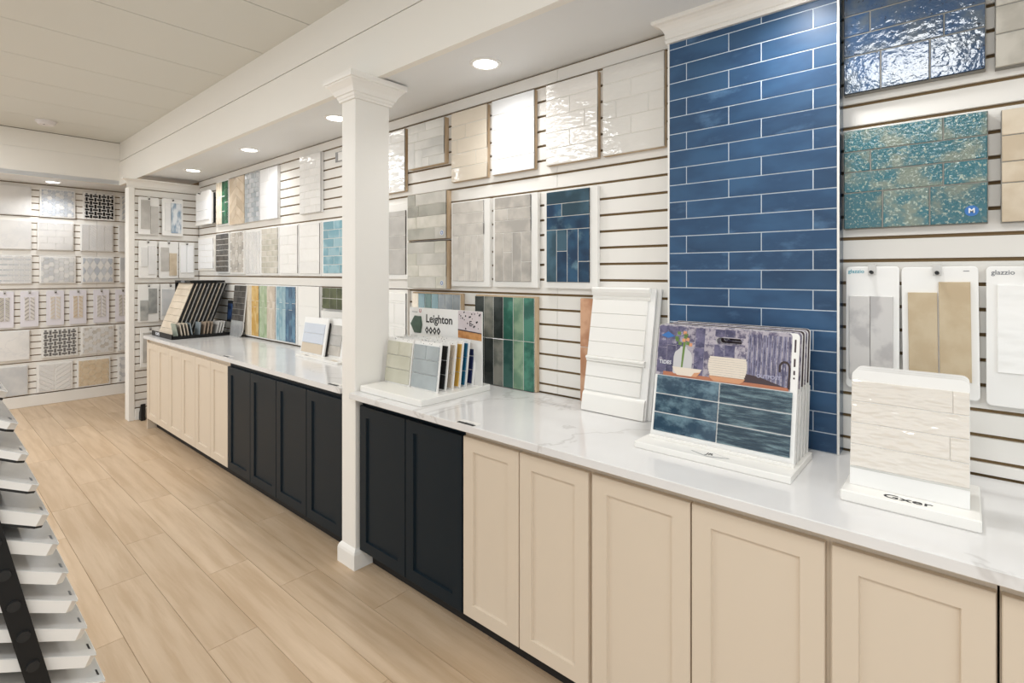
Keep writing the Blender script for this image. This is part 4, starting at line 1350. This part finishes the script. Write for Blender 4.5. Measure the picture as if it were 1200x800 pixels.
# ------------------------------------------------------------------ black rack with bone boards at the far end
def far_rack():
    z = .9145
    X0, X1, Y0, Y1 = -6.05, -5.45, -.56, -.06
    cx, cy = (X0 + X1) / 2, (Y0 + Y1) / 2
    t = thing('tile_rack', 'black countertop tile rack at the far end of the worktop', 'display stand', (cx, cy, z))
    bm = bmesh.new()
    add_box(bm, X0 - cx, X1 - cx, Y0 - cy, Y1 - cy, 0, .012)
    add_box(bm, X0 - cx, X1 - cx, Y0 - cy, Y0 - cy + .01, .012, .045)
    add_box(bm, X1 - cx - .012, X1 - cx, Y0 - cy, Y1 - cy, .012, .03)
    add_box(bm, X1 - cx - .16, X1 - cx - .15, Y0 - cy, Y1 - cy, .012, .03)
    link('tray', mesh_from(bm, 'tray', 'black'), t)
    text('rack_name', 'ECLIPSE', .035, 'inkw', t, (X0 - cx + .18, Y0 - cy - .0006, .024), bold=.0008)
    bm = bmesh.new()
    add_box(bm, X0 - cx + .02, X0 - cx + .44, -.05, .262, .515, .535)
    add_box(bm, X0 - cx, X0 - cx + .012, -.05, .262, .30, .535)
    add_box(bm, X0 - cx, X0 - cx + .012, .14, .24, .012, .30)
    link('top_bar', mesh_from(bm, 'top_bar', 'black'), t)
    box('rack_sign', X0 - cx + .2, X0 - cx + .3, -.058, -.05, .515, .535, 'inkg', t)
    w, h = .40, .53
    lean = -.35
    for k in range(9):
        pos = ('front', 'second', 'third', 'fourth', 'fifth', 'sixth', 'seventh', 'eighth', 'rearmost')[k]
        s = thing('sample_board', (f'bone tile board facing out at the front of the black rack' if k == 0 else f'slim sample board seen edge on, {pos} in the black rack'), 'tile sample',
                  (X0 + .03 + w / 2, Y0 + .05 + .036 * k, z + .013), (lean, 0, 0), 'boards in the black rack')
        box('backing', -w / 2, w / 2, .002, .021, 0, h, 'blackm', s)
        if k == 0:
            for r in range(8):
                rect_tile('tile', -w / 2, h * r / 8 + .001, w / 2, h * (r + 1) / 8 - .001, 'eclip', s, .002, .007, .001)
        else:
            rect_tile('tile', -w / 2, .002, w / 2, h - .002, 'eclip' if k % 2 else 'greytile', s, .002, .006, .001)
    # chips standing in the side tray
    rows = [('chipg', -.50, .16), ('eclip', -.465, .16), ('eclip', -.437, .16), ('eclip', -.41, .16), ('chipb', -.38, .16), ('chipb', -.325, -.1), ('chipt', -.285, -.14),
            ('chipt', -.255, -.14), ('chipt', -.225, -.14), ('greytile', -.18, -.22), ('greytile', -.155, -.22), ('greytile', -.13, -.22)]
    ords = ['first', 'second', 'third', 'fourth', 'fifth', 'sixth', 'seventh', 'eighth', 'ninth', 'tenth', 'eleventh', 'twelfth']
    for k, (m, y, ln) in enumerate(rows):
        w, h = .125, .13
        s = thing('sample_chip', f'small {dict(chipg="green-grey", eclip="bone", chipb="blue-grey", chipt="tan", greytile="pale grey")[m]} tile chip, {ords[k]} from the front in the black rack tray', 'tile sample',
                  (X1 - .082, y, z + .0125), (ln, 0, 0), 'tile chips in the black rack tray')
        rect_tile('chip', -w / 2, 0, w / 2, h, m, s, 0, .007, .001)
        box('chip_back', -w / 2, w / 2, .0, .004, .0, h, 'blackm' if m != 'greytile' else 'white', s)
far_rack()

# cards beside the rack
t = thing('sample_card', 'dark brick card with a grey glossy rounded foot leaning right of the black rack', 'tile sample', (-5.27, -.075, .915), (-.09, 0, 0))
w, h = .29, .50
poly_part('card', rounded(-w / 2, 0, w / 2, h, .09, 'br', 8), 'white', t, .004, .004, 0)
box('grout', -w / 2 + .008, w / 2 - .008, -.004, 0, .15, h - .008, 'groutg', t)
poly_part('glossy_foot', rounded(-w / 2 + .002, .002, w / 2 - .002, .15, .088, 'br', 8), 'sheet', t, 0, .004, .0005)
for x0, b, x1, tz, m in bricks(w, h, brk(6, 2), 'st_dgrey', .004, (.01, .01, .152, .01)):
    rect_tile('tile', x0 - w / 2, b, x1 - w / 2, tz, 'st_dgrey', t, 0, .006, .001)
PIC = (-5.53, -.035, 1.04)
t = thing('sample_card', 'small black framed card with a dark blue picture behind the black rack', 'tile sample', PIC, (-.05, 0, 0))
box('frame', -.07, .07, 0, .01, 0, .21, 'blackm', t)
rect_tile('picture', -.055, .02, .055, .18, 'photo_blue', t, 0, .002, .0005)
t = thing('sample_card', 'grey glossy tile on the slats above the dark blue picture', 'tile sample', (-5.36, -.004, 1.30), (0, 0, 0))
rect_tile('tile', -.09, 0, .09, .11, 'concrete', t, 0, .012, .001)

# small black wedge by the cabinet end
bm = bmesh.new()
add_prism(bm, [(-.045, 0), (.03, 0), (.03, .17), (.016, .17), (-.042, .07)], .04, .002)
tag(link('floor_wedge', mesh_from(bm, 'floor_wedge', 'blackm'), None, (-6.43, -.525, .001)), 'black wedge shaped foot on the floor between partition and cream cabinet', 'foot')

# price stickers on the worktop edges
for x, y, lab in ((-1.525, -.630, 'printed label sticker on the worktop above the dark cabinet right of the column'), (-4.08, -.597, 'printed label sticker on the worktop where far cream and dark cabinets meet'), (-2.60, -.595, 'printed label sticker on the worktop edge just left of the column')):
    t = thing('label_sticker', lab, 'sticker', (x, y, .9142), group='stickers on the worktops')
    box('paper', -.055, .05, -.02, .03, 0, .0004, 'whiteg', t)
    box('print_bar', -.050, .047, -.016, .002, .0004, .0007, 'ink', t)
    box('print_line', -.02, .03, .006, .009, .0004, .0007, 'inkg', t)
t = thing('price_tag_holder', 'clear price holder clipped in the slats left of the column', 'price holder', (-3.50, -.001, 2.36))
box('holder', -.10, .06, -.006, -.001, 0, .075, 'sheet', t)
box('paper', -.06, .05, -.0068, -.006, .008, .07, 'white', t)

# ------------------------------------------------------------------ foreground tower rack with tilted boards
def tower():
    XN = -1.40
    t = thing('tile_tower', 'black slanted tower rack for sample boards in the lower left corner', 'display rack', (-1.7, -1.95, 0))
    oy = lambda zz: -2.0 - .209 * (zz - 1.054)          # front line of the slanted bars
    for xb in (XN + .004, XN - .72):
        bm = bmesh.new()
        for z0, z1 in ((0.0, 1.62),):
            P = [(oy(z0) - .034, z0), (oy(z0), z0), (oy(z1), z1), (oy(z1) - .034, z1)]
            A = [bm.verts.new((xb + 1.7, y + 1.95, z)) for y, z in P]
            B = [bm.verts.new((xb + .016 + 1.7, y + 1.95, z)) for y, z in P]
            bm.faces.new(A); bm.faces.new(B)
            for i in range(4):
                bm.faces.new((A[i], A[(i + 1) % 4], B[(i + 1) % 4], B[i]))
        o = link('side_bar', mesh_from(bm, 'side_bar', 'black'), t)
        if xb > XN - .1:
            for k in range(16):
                zz = .30 + .065 * k
                bm = bmesh.new()
                y = oy(zz) - .017 + 1.95
                add_cyl(bm, (xb + .016 + 1.7, y, zz), (xb + .021 + 1.7, y, zz), 0.011, 0.010, 14)
                link('bolt', mesh_from(bm, 'bolt', 'blackm'), o)
    bm = bmesh.new()
    add_box(bm, XN - .73 + 1.7, XN + .03 + 1.7, -.42, .20, 0, .02)
    link('base_plate', mesh_from(bm, 'base_plate', 'black'), t)
    bm = bmesh.new()
    add_box(bm, XN - .71 + 1.7, XN + .005 + 1.7, oy(1.6) - .03 + 1.95, oy(1.6) + 1.95, 1.58, 1.61)
    link('cross_bar', mesh_from(bm, 'cross_bar', 'black'), t)
    tilt = -.46
    ords = ['top', 'second', 'third', 'fourth', 'fifth', 'sixth', 'seventh', 'eighth', 'ninth', 'tenth', 'eleventh', 'twelfth', 'thirteenth', 'fourteenth']
    for k in range(14):
        yc, zc = -1.987 + .0153 * k, 1.293 - .0651 * k
        s = thing('sample_board', f'white edged marble sample board, {ords[k]} from the top in the tower rack', 'tile sample', (XN, yc, zc), (tilt, 0, 0), 'boards in the tower rack')
        th = .013 if k < 4 else .022
        L_, W_ = .36, .66
        ch = .014
        P = [(0, 0 - ch), (0, -L_), (-W_, -L_), (-W_, 0), (-ch, 0)]
        def slab(name, P, z0, z1, m):
            bm = bmesh.new()
            A = [bm.verts.new((x, y, z0)) for x, y in P]; B = [bm.verts.new((x, y, z1)) for x, y in P]
            bm.faces.new(A); bm.faces.new(B)
            for i in range(len(P)):
                j = (i + 1) % len(P)
                bm.faces.new((A[i], A[j], B[j], B[i]))
            return link(name, mesh_from(bm, name, m), s)
        slab('board', P, -th, 0, 'rackboard')
        if k < 5:
            slab('tray', [(x * 1.0, y) for x, y in P], -th - .0045, -th, 'blackm')
        q = .003
        slab('tile_face', [(-.001, -q), (-.001, -L_ + q), (-W_ + q, -L_ + q), (-W_ + q, -q)], 0, .0015, 'rackface')
        box('print_label', -.050, -.028, -.0135, -.0095, .0016, .002, 'ink' if k > 8 else 'inkg', s)
tower()
